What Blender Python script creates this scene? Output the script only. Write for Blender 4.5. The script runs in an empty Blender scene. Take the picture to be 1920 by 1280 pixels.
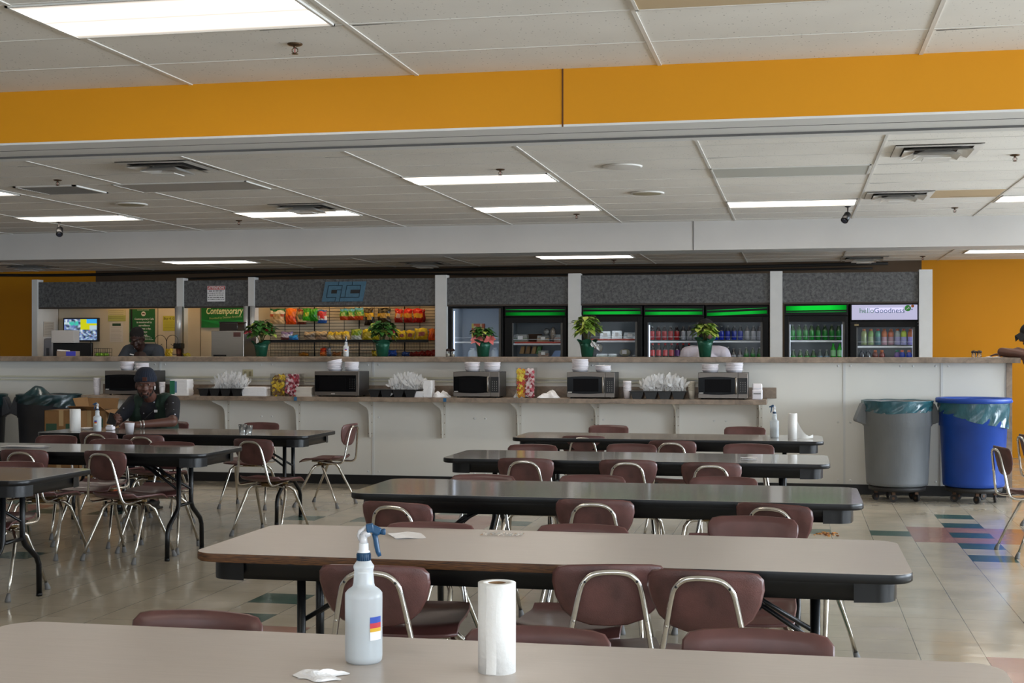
import bpy, bmesh, math, random
from mathutils import Vector, Matrix, Euler
random.seed(7)
PI = math.pi
SC = bpy.context.scene
COL = SC.collection

# ------------------------------------------------------------------ camera frame helpers
F = 2581.0; TH = math.atan(535 / F); CT, ST = math.cos(TH), math.sin(TH); H = 1.45; HY = 655.0
def G(px, py, Z):
    """point of the horizontal plane at height Z seen at a pixel"""
    d = F * (H - Z) / (py - HY); l = (px - 960) / F * d
    return Vector((-d * ST + l * CT, d * CT + l * ST, Z))
def XY(px, Y):
    k = (px - 960) / F
    return Y * (k * CT - ST) / (CT + k * ST)
def ZA(py, X, Y):
    return H - (py - HY) / F * (Y * CT - X * ST)
def P(px, py, Y):
    x = XY(px, Y); return Vector((x, Y, ZA(py, x, Y)))

# ------------------------------------------------------------------ materials
_M = {}
def lin(c):
    if isinstance(c, str):
        c = c.lstrip('#'); c = [int(c[i:i+2], 16) / 255 for i in (0, 2, 4)]
        c = [x / 12.92 if x <= .04045 else ((x + .055) / 1.055) ** 2.4 for x in c]
    return (c[0], c[1], c[2], 1)
def mat(name, color, rough=.5, metal=0., noise=0., scale=8., bump=0., bscale=60., trans=0., emis=0., spec=.5, ecol=None, stretch=None, alpha=1., coat=0.):
    if name in _M: return _M[name]
    m = bpy.data.materials.new(name); m.use_nodes = True; _M[name] = m
    nt = m.node_tree; b = nt.nodes['Principled BSDF']
    col = lin(color)
    b.inputs['Base Color'].default_value = col
    b.inputs['Roughness'].default_value = rough
    b.inputs['Metallic'].default_value = metal
    b.inputs['Specular IOR Level'].default_value = spec
    b.inputs['Transmission Weight'].default_value = trans
    b.inputs['Alpha'].default_value = alpha
    b.inputs['Coat Weight'].default_value = coat
    b.inputs['Coat Roughness'].default_value = .08
    if emis:
        b.inputs['Emission Color'].default_value = lin(ecol) if ecol else col
        b.inputs['Emission Strength'].default_value = emis
    if noise or bump:
        tc = nt.nodes.new('ShaderNodeTexCoord'); mp = nt.nodes.new('ShaderNodeMapping')
        nt.links.new(tc.outputs['Object'], mp.inputs['Vector'])
        if stretch: mp.inputs['Scale'].default_value = stretch
    if noise:
        n = nt.nodes.new('ShaderNodeTexNoise'); n.inputs['Scale'].default_value = scale; n.inputs['Detail'].default_value = 6
        nt.links.new(mp.outputs['Vector'], n.inputs['Vector'])
        r = nt.nodes.new('ShaderNodeValToRGB'); r.color_ramp.elements[0].position = .3; r.color_ramp.elements[1].position = .7
        r.color_ramp.elements[0].color = tuple(min(1, x * (1 - noise)) for x in col[:3]) + (1,)
        r.color_ramp.elements[1].color = tuple(min(1, x * (1 + noise)) for x in col[:3]) + (1,)
        nt.links.new(n.outputs['Fac'], r.inputs['Fac']); nt.links.new(r.outputs['Color'], b.inputs['Base Color'])
    if bump:
        n2 = nt.nodes.new('ShaderNodeTexNoise'); n2.inputs['Scale'].default_value = bscale; n2.inputs['Detail'].default_value = 3
        nt.links.new(mp.outputs['Vector'], n2.inputs['Vector'])
        bp = nt.nodes.new('ShaderNodeBump'); bp.inputs['Strength'].default_value = bump; bp.inputs['Distance'].default_value = .01
        nt.links.new(n2.outputs['Fac'], bp.inputs['Height']); nt.links.new(bp.outputs['Normal'], b.inputs['Normal'])
    return m
def emi(name, color, strength):
    if name in _M: return _M[name]
    m = bpy.data.materials.new(name); m.use_nodes = True; _M[name] = m
    nt = m.node_tree; nt.nodes.remove(nt.nodes['Principled BSDF'])
    e = nt.nodes.new('ShaderNodeEmission'); e.inputs['Color'].default_value = lin(color); e.inputs['Strength'].default_value = strength
    nt.links.new(e.outputs[0], nt.nodes['Material Output'].inputs['Surface'])
    return m
def pl(hexc, rough=.35):
    return mat('plastic_' + hexc.lstrip('#'), hexc, rough)
def glassy(name, tint=(1, 1, 1), refl=.08, rough=.02, milk=0., milkcol=(.9, .9, .9), fk=1.):
    """thin clear sheet: mostly see-through, a little mirror"""
    if name in _M: return _M[name]
    m = bpy.data.materials.new(name); m.use_nodes = True; _M[name] = m
    nt = m.node_tree; nt.nodes.remove(nt.nodes['Principled BSDF'])
    t = nt.nodes.new('ShaderNodeBsdfTransparent'); t.inputs['Color'].default_value = (*tint, 1)
    g = nt.nodes.new('ShaderNodeBsdfGlossy'); g.inputs['Roughness'].default_value = rough
    fr = nt.nodes.new('ShaderNodeFresnel'); fr.inputs['IOR'].default_value = 1.45
    mx = nt.nodes.new('ShaderNodeMixShader'); ad = nt.nodes.new('ShaderNodeMath'); ad.operation = 'MULTIPLY_ADD'; ad.inputs[1].default_value = fk; ad.inputs[2].default_value = refl
    nt.links.new(fr.outputs[0], ad.inputs[0]); nt.links.new(ad.outputs[0], mx.inputs['Fac'])
    nt.links.new(t.outputs[0], mx.inputs[1]); nt.links.new(g.outputs[0], mx.inputs[2])
    out = mx.outputs[0]
    if milk:
        d = nt.nodes.new('ShaderNodeBsdfDiffuse'); d.inputs['Color'].default_value = (*milkcol, 1)
        m2 = nt.nodes.new('ShaderNodeMixShader'); m2.inputs['Fac'].default_value = milk
        nt.links.new(out, m2.inputs[1]); nt.links.new(d.outputs[0], m2.inputs[2]); out = m2.outputs[0]
    nt.links.new(out, nt.nodes['Material Output'].inputs['Surface'])
    return m
def lampmat(name, color, lo, hi):
    m = emi(name, color, hi); nt = m.node_tree; e = nt.nodes['Emission']
    tc = N(nt, 'ShaderNodeTexCoord'); sx = N(nt, 'ShaderNodeSeparateXYZ'); nt.links.new(tc.outputs['Object'], sx.inputs[0])
    def mth(op, a, b=None):
        n = N(nt, 'ShaderNodeMath', operation=op)
        for i, v in enumerate((a, b)):
            if v is None: continue
            if hasattr(v, 'is_linked'): nt.links.new(v, n.inputs[i])
            else: n.inputs[i].default_value = v
        return n.outputs[0]
    ab = mth('ABSOLUTE', sx.outputs['Y']); t = mth('MULTIPLY', mth('SUBTRACT', ab, .13), PI/.34); c = mth('POWER', mth('ABSOLUTE', mth('COSINE', t)), 4.)
    s = mth('ADD', mth('MULTIPLY', c, hi), lo); nt.links.new(s, e.inputs['Strength'])
    return m

def N(nt, t, **kw):
    n = nt.nodes.new(t)
    for k, v in kw.items(): setattr(n, k, v)
    return n

def tile_mat(name, base, noise=.06, grime=0.):
    """acoustic ceiling tile: fissured speckle"""
    m = mat(name, base, .9, noise=noise, scale=1.2)
    nt = m.node_tree; b = nt.nodes['Principled BSDF']
    tc = N(nt, 'ShaderNodeTexCoord')
    v = N(nt, 'ShaderNodeTexVoronoi'); v.inputs['Scale'].default_value = 45
    no = N(nt, 'ShaderNodeTexNoise'); no.inputs['Scale'].default_value = 90
    mp = N(nt, 'ShaderNodeMapping'); mp.inputs['Scale'].default_value = (1, .6, 1)
    nt.links.new(tc.outputs['Object'], mp.inputs['Vector'])
    nt.links.new(mp.outputs[0], v.inputs['Vector']); nt.links.new(mp.outputs[0], no.inputs['Vector'])
    a = N(nt, 'ShaderNodeMath', operation='LESS_THAN'); a.inputs[1].default_value = .17
    nt.links.new(v.outputs['Distance'], a.inputs[0])
    g = N(nt, 'ShaderNodeMath', operation='GREATER_THAN'); g.inputs[1].default_value = .5
    nt.links.new(no.outputs['Fac'], g.inputs[0])
    mu = N(nt, 'ShaderNodeMath', operation='MULTIPLY'); nt.links.new(a.outputs[0], mu.inputs[0]); nt.links.new(g.outputs[0], mu.inputs[1])
    m2 = N(nt, 'ShaderNodeMath', operation='MULTIPLY'); m2.inputs[1].default_value = .55; nt.links.new(mu.outputs[0], m2.inputs[0])
    mix = N(nt, 'ShaderNodeMixRGB'); mix.inputs['Color2'].default_value = (.16, .14, .12, 1)
    src = b.inputs['Base Color'].links[0].from_socket
    nt.links.new(m2.outputs[0], mix.inputs['Fac']); nt.links.new(src, mix.inputs['Color1']); nt.links.new(mix.outputs[0], b.inputs['Base Color'])
    return m

def laminate(name, c1, c2, rough=.2, scale=4., stretch=(1.2, 30, 1)):
    """wood-grain laminate"""
    if name in _M: return _M[name]
    m = mat(name, c1, rough)
    nt = m.node_tree; b = nt.nodes['Principled BSDF']
    tc = N(nt, 'ShaderNodeTexCoord'); mp = N(nt, 'ShaderNodeMapping'); mp.inputs['Scale'].default_value = stretch
    n = N(nt, 'ShaderNodeTexNoise'); n.inputs['Scale'].default_value = scale; n.inputs['Detail'].default_value = 8
    r = N(nt, 'ShaderNodeValToRGB'); r.color_ramp.elements[0].position = .35; r.color_ramp.elements[1].position = .65
    r.color_ramp.elements[0].color = lin(c1); r.color_ramp.elements[1].color = lin(c2)
    nt.links.new(tc.outputs['Object'], mp.inputs['Vector']); nt.links.new(mp.outputs[0], n.inputs['Vector'])
    nt.links.new(n.outputs['Fac'], r.inputs['Fac']); nt.links.new(r.outputs[0], b.inputs['Base Color'])
    bp = N(nt, 'ShaderNodeBump'); bp.inputs['Strength'].default_value = .02; bp.inputs['Distance'].default_value = .004
    nt.links.new(n.outputs['Fac'], bp.inputs['Height']); nt.links.new(bp.outputs[0], b.inputs['Normal'])
    return m

def floor_mat(name, base, rough=.13):
    m = mat(name, base, rough, noise=.07, scale=3.)
    nt = m.node_tree; b = nt.nodes['Principled BSDF']
    tc = N(nt, 'ShaderNodeTexCoord'); n = N(nt, 'ShaderNodeTexNoise'); n.inputs['Scale'].default_value = 7; n.inputs['Detail'].default_value = 2
    n3 = N(nt, 'ShaderNodeTexNoise'); n3.inputs['Scale'].default_value = 2.2; n3.inputs['Detail'].default_value = 5
    mr = N(nt, 'ShaderNodeMapRange'); mr.inputs[1].default_value = .35; mr.inputs[2].default_value = .7; mr.inputs[3].default_value = rough * .6; mr.inputs[4].default_value = rough * 1.9
    nt.links.new(tc.outputs['Object'], n.inputs['Vector']); nt.links.new(tc.outputs['Object'], n3.inputs['Vector'])
    nt.links.new(n3.outputs['Fac'], mr.inputs[0]); nt.links.new(mr.outputs[0], b.inputs['Roughness'])
    bp = N(nt, 'ShaderNodeBump'); bp.inputs['Strength'].default_value = .12; bp.inputs['Distance'].default_value = .01
    nt.links.new(n.outputs['Fac'], bp.inputs['Height']); nt.links.new(bp.outputs[0], b.inputs['Normal'])
    # thin dirty joint lines between the 30.5 cm tiles
    sx = N(nt, 'ShaderNodeSeparateXYZ'); nt.links.new(tc.outputs['Object'], sx.inputs[0])
    outs = []
    for ax, off, w in (('X', .15, .007), ('Y', -.35, .0035)):
        d = N(nt, 'ShaderNodeMath', operation='MULTIPLY_ADD'); d.inputs[1].default_value = 1 / .305; d.inputs[2].default_value = off + 100
        nt.links.new(sx.outputs[ax], d.inputs[0])
        fr = N(nt, 'ShaderNodeMath', operation='FRACT'); nt.links.new(d.outputs[0], fr.inputs[0])
        lt = N(nt, 'ShaderNodeMath', operation='LESS_THAN'); lt.inputs[1].default_value = w * 2; nt.links.new(fr.outputs[0], lt.inputs[0]); outs.append(lt)
    mxx = N(nt, 'ShaderNodeMath', operation='MAXIMUM'); nt.links.new(outs[0].outputs[0], mxx.inputs[0]); nt.links.new(outs[1].outputs[0], mxx.inputs[1])
    fa = N(nt, 'ShaderNodeMath', operation='MULTIPLY'); fa.inputs[1].default_value = .75; nt.links.new(mxx.outputs[0], fa.inputs[0])
    mix = N(nt, 'ShaderNodeMixRGB'); mix.inputs['Color2'].default_value = (.07, .06, .05, 1)
    src = b.inputs['Base Color'].links[0].from_socket
    nt.links.new(fa.outputs[0], mix.inputs['Fac']); nt.links.new(src, mix.inputs['Color1']); nt.links.new(mix.outputs[0], b.inputs['Base Color'])
    return m

def marble(name, c1, c2, scale=6., rough=.4, contrast=(.35, .65)):
    if name in _M: return _M[name]
    m = mat(name, c1, rough); nt = m.node_tree; b = nt.nodes['Principled BSDF']
    tc = N(nt, 'ShaderNodeTexCoord'); n = N(nt, 'ShaderNodeTexNoise'); n.inputs['Scale'].default_value = scale; n.inputs['Detail'].default_value = 8; n.inputs['Roughness'].default_value = .65
    n.inputs['Distortion'].default_value = .5
    r = N(nt, 'ShaderNodeValToRGB'); r.color_ramp.elements[0].position, r.color_ramp.elements[1].position = contrast
    r.color_ramp.elements[0].color = lin(c1); r.color_ramp.elements[1].color = lin(c2)
    nt.links.new(tc.outputs['Object'], n.inputs['Vector']); nt.links.new(n.outputs['Fac'], r.inputs['Fac']); nt.links.new(r.outputs[0], b.inputs['Base Color'])
    return m

def dots_mat(name, base, dot, cell=.06, rad=.1):
    m = mat(name, base, .85); nt = m.node_tree; b = nt.nodes['Principled BSDF']
    tc = N(nt, 'ShaderNodeTexCoord'); v = N(nt, 'ShaderNodeTexVoronoi'); v.inputs['Scale'].default_value = 1 / cell; v.inputs['Randomness'].default_value = .35
    nt.links.new(tc.outputs['Object'], v.inputs['Vector'])
    lt = N(nt, 'ShaderNodeMath', operation='LESS_THAN'); lt.inputs[1].default_value = rad; nt.links.new(v.outputs['Distance'], lt.inputs[0])
    mix = N(nt, 'ShaderNodeMixRGB'); mix.inputs['Color1'].default_value = lin(base); mix.inputs['Color2'].default_value = lin(dot)
    nt.links.new(lt.outputs[0], mix.inputs['Fac']); nt.links.new(mix.outputs[0], b.inputs['Base Color'])
    return m

# ------------------------------------------------------------------ mesh builder
class MB:
    def __init__(s): s.bm = bmesh.new()
    def _mi(s, faces, mi, smooth):
        for f in faces: f.material_index = mi; f.smooth = smooth
    def box(s, c, d, mi=0, rz=0., rx=0., ry=0., bev=0.):
        M = Matrix.Translation(c) @ Euler((rx, ry, rz)).to_matrix().to_4x4() @ Matrix.Diagonal((*d, 1))
        r = bmesh.ops.create_cube(s.bm, size=1, matrix=M)
        vs = r['verts']; fs = list({f for v in vs for f in v.link_faces})
        s._mi(fs, mi, False)
        if bev:
            es = list({e for v in vs for e in v.link_edges})
            r2 = bmesh.ops.bevel(s.bm, geom=es, offset=bev, segments=2, affect='EDGES', profile=.6)
            s._mi(r2['faces'], mi, True)
        return s
    def b2(s, x0, x1, y0, y1, z0, z1, mi=0, bev=0.):
        return s.box(((x0+x1)/2, (y0+y1)/2, (z0+z1)/2), (abs(x1-x0), abs(y1-y0), abs(z1-z0)), mi, bev=bev)
    def rings(s, rings, mi=0, closed=True, cap=True, smooth=True):
        R = [[s.bm.verts.new(p) for p in r] for r in rings]
        n = len(R[0])
        for a, b in zip(R, R[1:]):
            for i in range(n if closed else n - 1):
                f = s.bm.faces.new((a[i], a[(i+1) % n], b[(i+1) % n], b[i])); f.material_index = mi if isinstance(mi, int) else 0; f.smooth = smooth
        if cap and closed:
            for r in (R[0][::-1], R[-1]):
                f = s.bm.faces.new(r); f.material_index = mi; f.smooth = False
        return s
    def tube(s, pts, r, mi=0, seg=8, cap=True, cyclic=False):
        pts = [Vector(p) for p in pts]
        rr = r if isinstance(r, (list, tuple)) else [r] * len(pts)
        rings = []; up = None; n = len(pts)
        for i, p in enumerate(pts):
            if cyclic: t = (pts[(i+1) % n] - pts[i-1])
            else: t = (pts[min(i+1, n-1)] - pts[max(i-1, 0)])
            if t.length < 1e-9: t = Vector((0, 0, 1))
            t.normalize()
            if up is None:
                up = Vector((0, 0, 1)) if abs(t.z) < .9 else Vector((1, 0, 0))
            u = (up - t * up.dot(t))
            if u.length < 1e-6: u = t.orthogonal()
            u.normalize(); w = t.cross(u); up = u
            rings.append([p + (u * math.cos(a) + w * math.sin(a)) * rr[i] for a in [2 * PI * k / seg for k in range(seg)]])
        if cyclic: rings.append(rings[0]); cap = False
        s.rings(rings, mi, True, cap)
        return s
    def lathe(s, prof, c=(0, 0, 0), mi=0, seg=20, sx=1., sy=1., cap=True, mis=None, smooth=True):
        rings = [[(c[0] + r * sx * math.cos(2*PI*k/seg), c[1] + r * sy * math.sin(2*PI*k/seg), c[2] + z) for k in range(seg)] for r, z in prof]
        R = [[s.bm.verts.new(p) for p in r] for r in rings]
        for j, (a, b) in enumerate(zip(R, R[1:])):
            m = mis[j] if mis else mi
            for i in range(seg):
                f = s.bm.faces.new((a[i], a[(i+1) % seg], b[(i+1) % seg], b[i])); f.material_index = m; f.smooth = smooth
        if cap:
            if prof[0][0] > 1e-5: f = s.bm.faces.new(R[0][::-1]); f.material_index = mis[0] if mis else mi
            if prof[-1][0] > 1e-5: f = s.bm.faces.new(R[-1]); f.material_index = mis[-1] if mis else mi
        return s
    def prism(s, pts, axis='z', a=0., b=1., mi=0, smooth=False):
        """outline pts (u,v); extruded along axis from a to b"""
        def mk(u, v, w):
            return {'z': (u, v, w), 'y': (u, w, v), 'x': (w, u, v)}[axis]
        A = [s.bm.verts.new(mk(u, v, a)) for u, v in pts]; B = [s.bm.verts.new(mk(u, v, b)) for u, v in pts]
        n = len(pts)
        for i in range(n):
            f = s.bm.faces.new((A[i], A[(i+1) % n], B[(i+1) % n], B[i])); f.material_index = mi; f.smooth = smooth
        for r in (A[::-1], B):
            f = s.bm.faces.new(r); f.material_index = mi
        return s
    def quad(s, p, mi=0):
        f = s.bm.faces.new([s.bm.verts.new(q) for q in p]); f.material_index = mi; return s
    def grid(s, fn, nu, nv, mi=0, closed_u=False, smooth=True):
        V = [[s.bm.verts.new(fn(i / nu, j / nv)) for i in range(nu + (0 if closed_u else 1))] for j in range(nv + 1)]
        n = len(V[0])
        for j in range(nv):
            for i in range(nu):
                f = s.bm.faces.new((V[j][i], V[j][(i+1) % n], V[j+1][(i+1) % n], V[j+1][i]))
                f.material_index = mi(i / nu, j / nv) if callable(mi) else mi; f.smooth = smooth
        return s
    def ball(s, c, r, mi=0, u=14, v=9, rot=None):
        r = r if isinstance(r, (tuple, list)) else (r, r, r)
        M = Matrix.Translation(c) @ (rot.to_matrix().to_4x4() if rot else Matrix()) @ Matrix.Diagonal((*r, 1))
        q = bmesh.ops.create_uvsphere(s.bm, u_segments=u, v_segments=v, radius=1, matrix=M)
        s._mi({f for x in q['verts'] for f in x.link_faces}, mi, True)
        return s
    def cap(s, p0, r0, p1, r1, mi=0, seg=12):
        p0, p1 = Vector(p0), Vector(p1); d = p1 - p0; L = d.length
        if L < 1e-6: return s.ball(p0, r0, mi)
        s.ball(p0, r0, mi, 12, 8); s.ball(p1, r1, mi, 12, 8)
        return s.tube([p0, p1], [r0, r1], mi, seg)
    def build(s, name, mats, parent=None, loc=(0, 0, 0), rz=0., rot=None):
        bmesh.ops.recalc_face_normals(s.bm, faces=s.bm.faces)
        me = bpy.data.meshes.new(name); s.bm.to_mesh(me); s.bm.free()
        for m in (mats if isinstance(mats, (list, tuple)) else [mats]): me.materials.append(m)
        o = bpy.data.objects.new(name, me); COL.objects.link(o)
        o.location = loc; o.rotation_euler = rot if rot else (0, 0, rz)
        if parent: o.parent = parent
        return o
def tag(o, label, cat, group=None, kind=None):
    o['label'] = label
    if cat: o['category'] = cat
    if group: o['group'] = group
    if kind: o['kind'] = kind
    return o
def thing(name, label, cat, loc=(0, 0, 0), rz=0., group=None):
    o = bpy.data.objects.new(name, None); COL.objects.link(o); o.empty_display_size = .1
    o.location = loc; o.rotation_euler = (0, 0, rz)
    return tag(o, label, cat, group)
def struct(o, label=None):
    o['kind'] = 'structure'
    if label: o['label'] = label
    return o
KIDS = {}
def dup(o, loc=None, rz=None, label=None, group=None, parent=None):
    c = o.copy(); COL.objects.link(c); c.parent = parent
    if loc is not None: c.location = loc
    if rz is not None: c.rotation_euler = (0, 0, rz)
    if label: c['label'] = label
    if group: c['group'] = group
    for ch in list(o.children): dup(ch, parent=c)
    return c
def text(name, body, size, material, parent, loc, rot=(PI/2, 0, 0), align='CENTER', shear=0., bold=0., ext=.0006, sx=1.):
    cu = bpy.data.curves.new(name, 'FONT'); cu.body = body; cu.size = size; cu.align_x = align; cu.align_y = 'CENTER'
    cu.extrude = ext; cu.shear = shear; cu.offset = bold; cu.resolution_u = 2
    t = bpy.data.objects.new(name, cu); COL.objects.link(t)
    dg = bpy.context.evaluated_depsgraph_get(); me = bpy.data.meshes.new_from_object(t.evaluated_get(dg))
    bpy.data.objects.remove(t); bpy.data.curves.remove(cu)
    me.materials.clear(); me.materials.append(material)
    o = bpy.data.objects.new(name, me); COL.objects.link(o); o.location = loc; o.rotation_euler = rot; o.scale = (sx, 1, 1)
    if parent: o.parent = parent
    return o
def scribble(name, parent, x0, x1, z, h, y, m, seed=0):
    r = random.Random(seed); q = MB(); x = x0
    while x < x1 - h*.5:
        w = min(r.uniform(1.2, 4.)*h, x1 - x); q.b2(x, x + w, y - .0006, y, z - h/2*r.uniform(.6, 1), z + h/2*r.uniform(.6, 1)); x += w + h*.7
    return q.build(name, m, parent)
ORD = ['leftmost', 'second from the left', 'third from the left', 'fourth from the left', 'fifth from the left', 'sixth from the left', 'seventh from the left', 'eighth from the left']
def ordn(i, n): return 'rightmost' if i == n - 1 else ORD[i]

# ------------------------------------------------------------------ common materials
WHITE_WALL = mat('white_wall_panel', '#dcdad3', .32, noise=.03, scale=1.5)
ORANGE = mat('orange_paint', (.68, .285, .008), .6, noise=.03, scale=1., spec=.25)
OFFWHITE = mat('offwhite_paint', '#c9c6c2', .55, noise=.03, scale=2.)
TILE = tile_mat('acoustic_tile', '#e4e0d8')
TBAR = mat('ceiling_tbar', '#d8d5ce', .45)
GAP = mat('dark_gap', '#15120f', .9)
BROWNWALL = mat('dim_brown_paint', '#5c4a38', .8, noise=.1, scale=2)
BASEB = mat('black_rubber_base', '#0d0d0f', .5)
COUNTER = marble('brown_stone_laminate', '#6d5e51', '#9a8775', 9., .35)
GRAYLAM = marble('grey_marbled_laminate', '#363638', '#666666', 30., .5, (.36, .64))
POST = mat('white_post_paint', '#cfcecb', .5, noise=.03)
CHROME = mat('chrome_tube', '#d3d0ca', .16, 1., noise=.08, scale=20)
STEEL = mat('brushed_steel', '#b5b1aa', .28, 1., noise=.06, scale=5, stretch=(1, 1, 40))
MAROON = mat('maroon_plastic', (.105, .041, .036), .33, noise=.16, scale=14)
MAROON_BACK = mat('maroon_plastic_textured', (.092, .037, .032), .48, noise=.4, scale=9, bump=.15, bscale=260)
RUBBER = mat('grey_rubber', '#6c6b6a', .7)
BLACKM = mat('black_enamel', '#0a0b0d', .34, spec=.35)
BLACKP = mat('black_plastic', '#0b0b0d', .4)
TOP1 = laminate('taupe_woodgrain_laminate', '#b3a89f', '#b9aea5', .28)
TOP2 = laminate('grey_brown_woodgrain_laminate', '#99938c', '#a39d96', .09)
PAPER = mat('white_paper', '#e6e4e4', .85, bump=.3, bscale=40)
FOAM = mat('white_foam', '#e3dfe4', .6)
BLACKT = mat('black_ink', '#101010', .7)
# ================================================================== THE ROOM
XL, XR = -14.0, 6.5; YF, YB = -4.0, 19.4; ZC = 2.89; ZC3 = 2.66
# floor: one mesh of 30.5 cm tiles, three tile colours
T = .305
green, terra = set(), set()
for cx, cy in ((4, 36), (-10, 36), (-24, 36), (4, 20), (-10, 20), (-24, 20)):
    for i in range(-1, 2):
        for j in range(-1, 2): terra.add((cx + i, cy + j))
    green.add((cx, cy))
    for d in (2, 4):
        green |= {(cx + d, cy), (cx - d, cy), (cx, cy + d), (cx, cy - d)}
green.add((-18, 28))
b = MB()
i0, i1 = int(XL / T), int(XR / T) + 1; j0, j1 = int(YF / T) - 1, int(YB / T)
vs = {}
def fv(i, j):
    if (i, j) not in vs: vs[(i, j)] = b.bm.verts.new(((i - .15) * T, (j + .35) * T, 0))
    return vs[(i, j)]
for i in range(i0, i1 + 1):
    for j in range(j0, j1 + 1):
        f = b.bm.faces.new((fv(i, j), fv(i+1, j), fv(i+1, j+1), fv(i, j+1)))
        f.material_index = 1 if (i, j) in green else 2 if (i, j) in terra else 0
fo = struct(b.build('floor', [floor_mat('beige_vinyl_tile', '#b3a895', .13), floor_mat('green_vinyl_tile', '#3f5c52', .13), floor_mat('terracotta_vinyl_tile', '#9c7466', .13)]))

# walls
def wallbox(name, x0, x1, y0, y1, z0, z1, m): return struct(MB().b2(x0, x1, y0, y1, z0, z1).build(name, m))
bw = MB().b2(XL, -10.55, YB, YB + .15, 0, 3.2, 1).b2(-10.55, 1.65, YB, YB + .15, 0, 3.2, 0).b2(1.65, XR, YB, YB + .15, 0, 3.2, 1)
struct(bw.build('wall_back', [BROWNWALL, ORANGE]))
wallbox('wall_left', XL - .15, XL, YF, YB + .15, 0, 3.2, OFFWHITE)
# right wall and front wall with daylight windows (outside the photo, they light it)
def windowed(name, axis, at, a0, a1, wins, m, t=.15):
    w = MB(); z0, z1 = .85, 2.55
    cuts = [a0] + [v for q in wins for v in q] + [a1]
    for k in range(0, len(cuts), 2):
        if axis == 'x': w.b2(at, at + t, cuts[k], cuts[k+1], 0, 3.2)
        else: w.b2(cuts[k], cuts[k+1], at, at + t, 0, 3.2)
    for q in wins:
        for za, zb in ((0, z0), (z1, 3.2)):
            if axis == 'x': w.b2(at, at + t, q[0], q[1], za, zb)
            else: w.b2(q[0], q[1], at, at + t, za, zb)
    struct(w.build(name, m))
    return z0, z1
WINR = [(-2.5, .3), (1.2, 4.0), (4.9, 7.7), (8.6, 11.4), (12.3, 15.1), (16.1, 18.9)]
WINF = [(-6.0, -3.2), (-2.4, .4), (1.2, 4.0)]
z0, z1 = windowed('wall_right', 'x', XR, YF, YB + .15, WINR, OFFWHITE)
windowed('wall_front', 'y', YF - .15, XL, XR, WINF, OFFWHITE)
PANE = glassy('window_glass', (.97, .99, 1), .02)
ALU = mat('aluminium_frame', '#8d8f92', .4, .8)
k = 0
for axis, wins in (('x', WINR), ('y', WINF)):
    for q in wins:
        k += 1; fr = MB(); t = .05
        A = (lambda a, b_, c, d: (XR + .04, XR + .1, a, b_, c, d)) if axis == 'x' else (lambda a, b_, c, d: (a, b_, YF - .11, YF - .05, c, d))
        mid = (q[0] + q[1]) / 2
        for a, b_, c, d in ((q[0], q[0]+t, z0, z1), (q[1]-t, q[1], z0, z1), (mid-t/2, mid+t/2, z0, z1), (q[0], q[1], z0, z0+t), (q[0], q[1], z1-t, z1)): fr.b2(*A(a, b_, c, d))
        wo = struct(fr.build('window_%d' % k, ALU))
        pn = MB()
        if axis == 'x': pn.b2(XR + .065, XR + .075, q[0]+t, q[1]-t, z0+t, z1-t)
        else: pn.b2(q[0]+t, q[1]-t, YF - .085, YF - .075, z0+t, z1-t)
        pn.build('pane', PANE, wo)

# ceiling slabs
cm = MB(); cm.b2(XL, XR, YF, 7.0, ZC, ZC + .12); cm.b2(XL, XR, 7.0, 15.9, ZC, ZC + .12); cm.b2(XL, XR, 15.9, YB, ZC3, ZC3 + .2)
struct(cm.build('ceiling', TILE))
GX = [.59 - 1.272 * k for k in range(-4, 12)]
GY1 = [5.82 + .62 * k for k in range(-15, 2)]
GY2 = [11.65 + .62 * k for k in range(-7, 7)]
GY3 = [18.1 + .62 * k for k in range(-3, 3)]
g = MB(); rg = random.Random(3)
for y0, y1, GY, z in ((YF, 6.97, GY1, ZC), (7.5, 15.55, GY2, ZC), (16.0, YB, GY3, ZC3)):
    for x in GX:
        if XL < x < XR: g.b2(x - .010, x + .010, y0, y1, z - .005, z + .001)
    for y in GY:
        if not (y0 < y < y1): continue
        g.b2(XL, XR, y - .006, y + .006, z - .003, z + .001)
        for x in GX[:-1]:
            if rg.random() < .55:   # tiles that sag leave a dark gap at a corner
                w = rg.uniform(.12, .5); s_ = x - 1.25 if rg.random() < .6 else x - w
                q = [(s_, y + .007, z - .0045), (s_ + w, y + .007, z - .0045), (s_ + w, y + .009, z - .0045), (s_, y + .022, z - .0045)]
                g.quad(q, 1)
struct(g.build('trim_1', [TBAR, GAP]))
# orange beam between the two ceilings, white soffit beneath
bm_ = MB()
Y0, Y1, ZB = 6.97, 7.49, 2.592
bm_.b2(XL, XR, Y0, Y1, ZB + .012, ZC + .02, 0)
bm_.b2(XL, XR, Y0 - .001, Y1 + .001, ZB, ZB + .012, 1)
xs = XY(1055, 6.97)
bm_.b2(xs - .004, xs + .004, Y0 - .003, Y0, ZB, ZC, 2)
bm_.b2(XL, XR, Y0 + .2, Y0 + .204, ZB - .002, ZB + .001, 3)
bm_.b2(XL, XR, Y1 - .1, Y1 + .004, ZB - .012, ZB + .001, 1)
bm_.b2(XL, XR, Y1 - .105, Y1 - .1, ZB - .012, ZB + .001, 3)
struct(bm_.build('trim_2', [ORANGE, mat('white_soffit', '#dcdcda', .6), mat('orange_seam', '#5d3508', .7), mat('grey_seam', '#5c5a58', .7)]), 'orange painted beam with white underside crossing the ceiling')
b = MB(); Y0, Y1, ZB = 15.55, 16.0, 2.565
b.b2(XL, XR, Y0, Y1, ZB, ZC + .02)
xs = XY(1300, 15.55); b.b2(xs - .006, xs + .006, Y0 - .004, Y0, ZB, ZC, 1)
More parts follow.
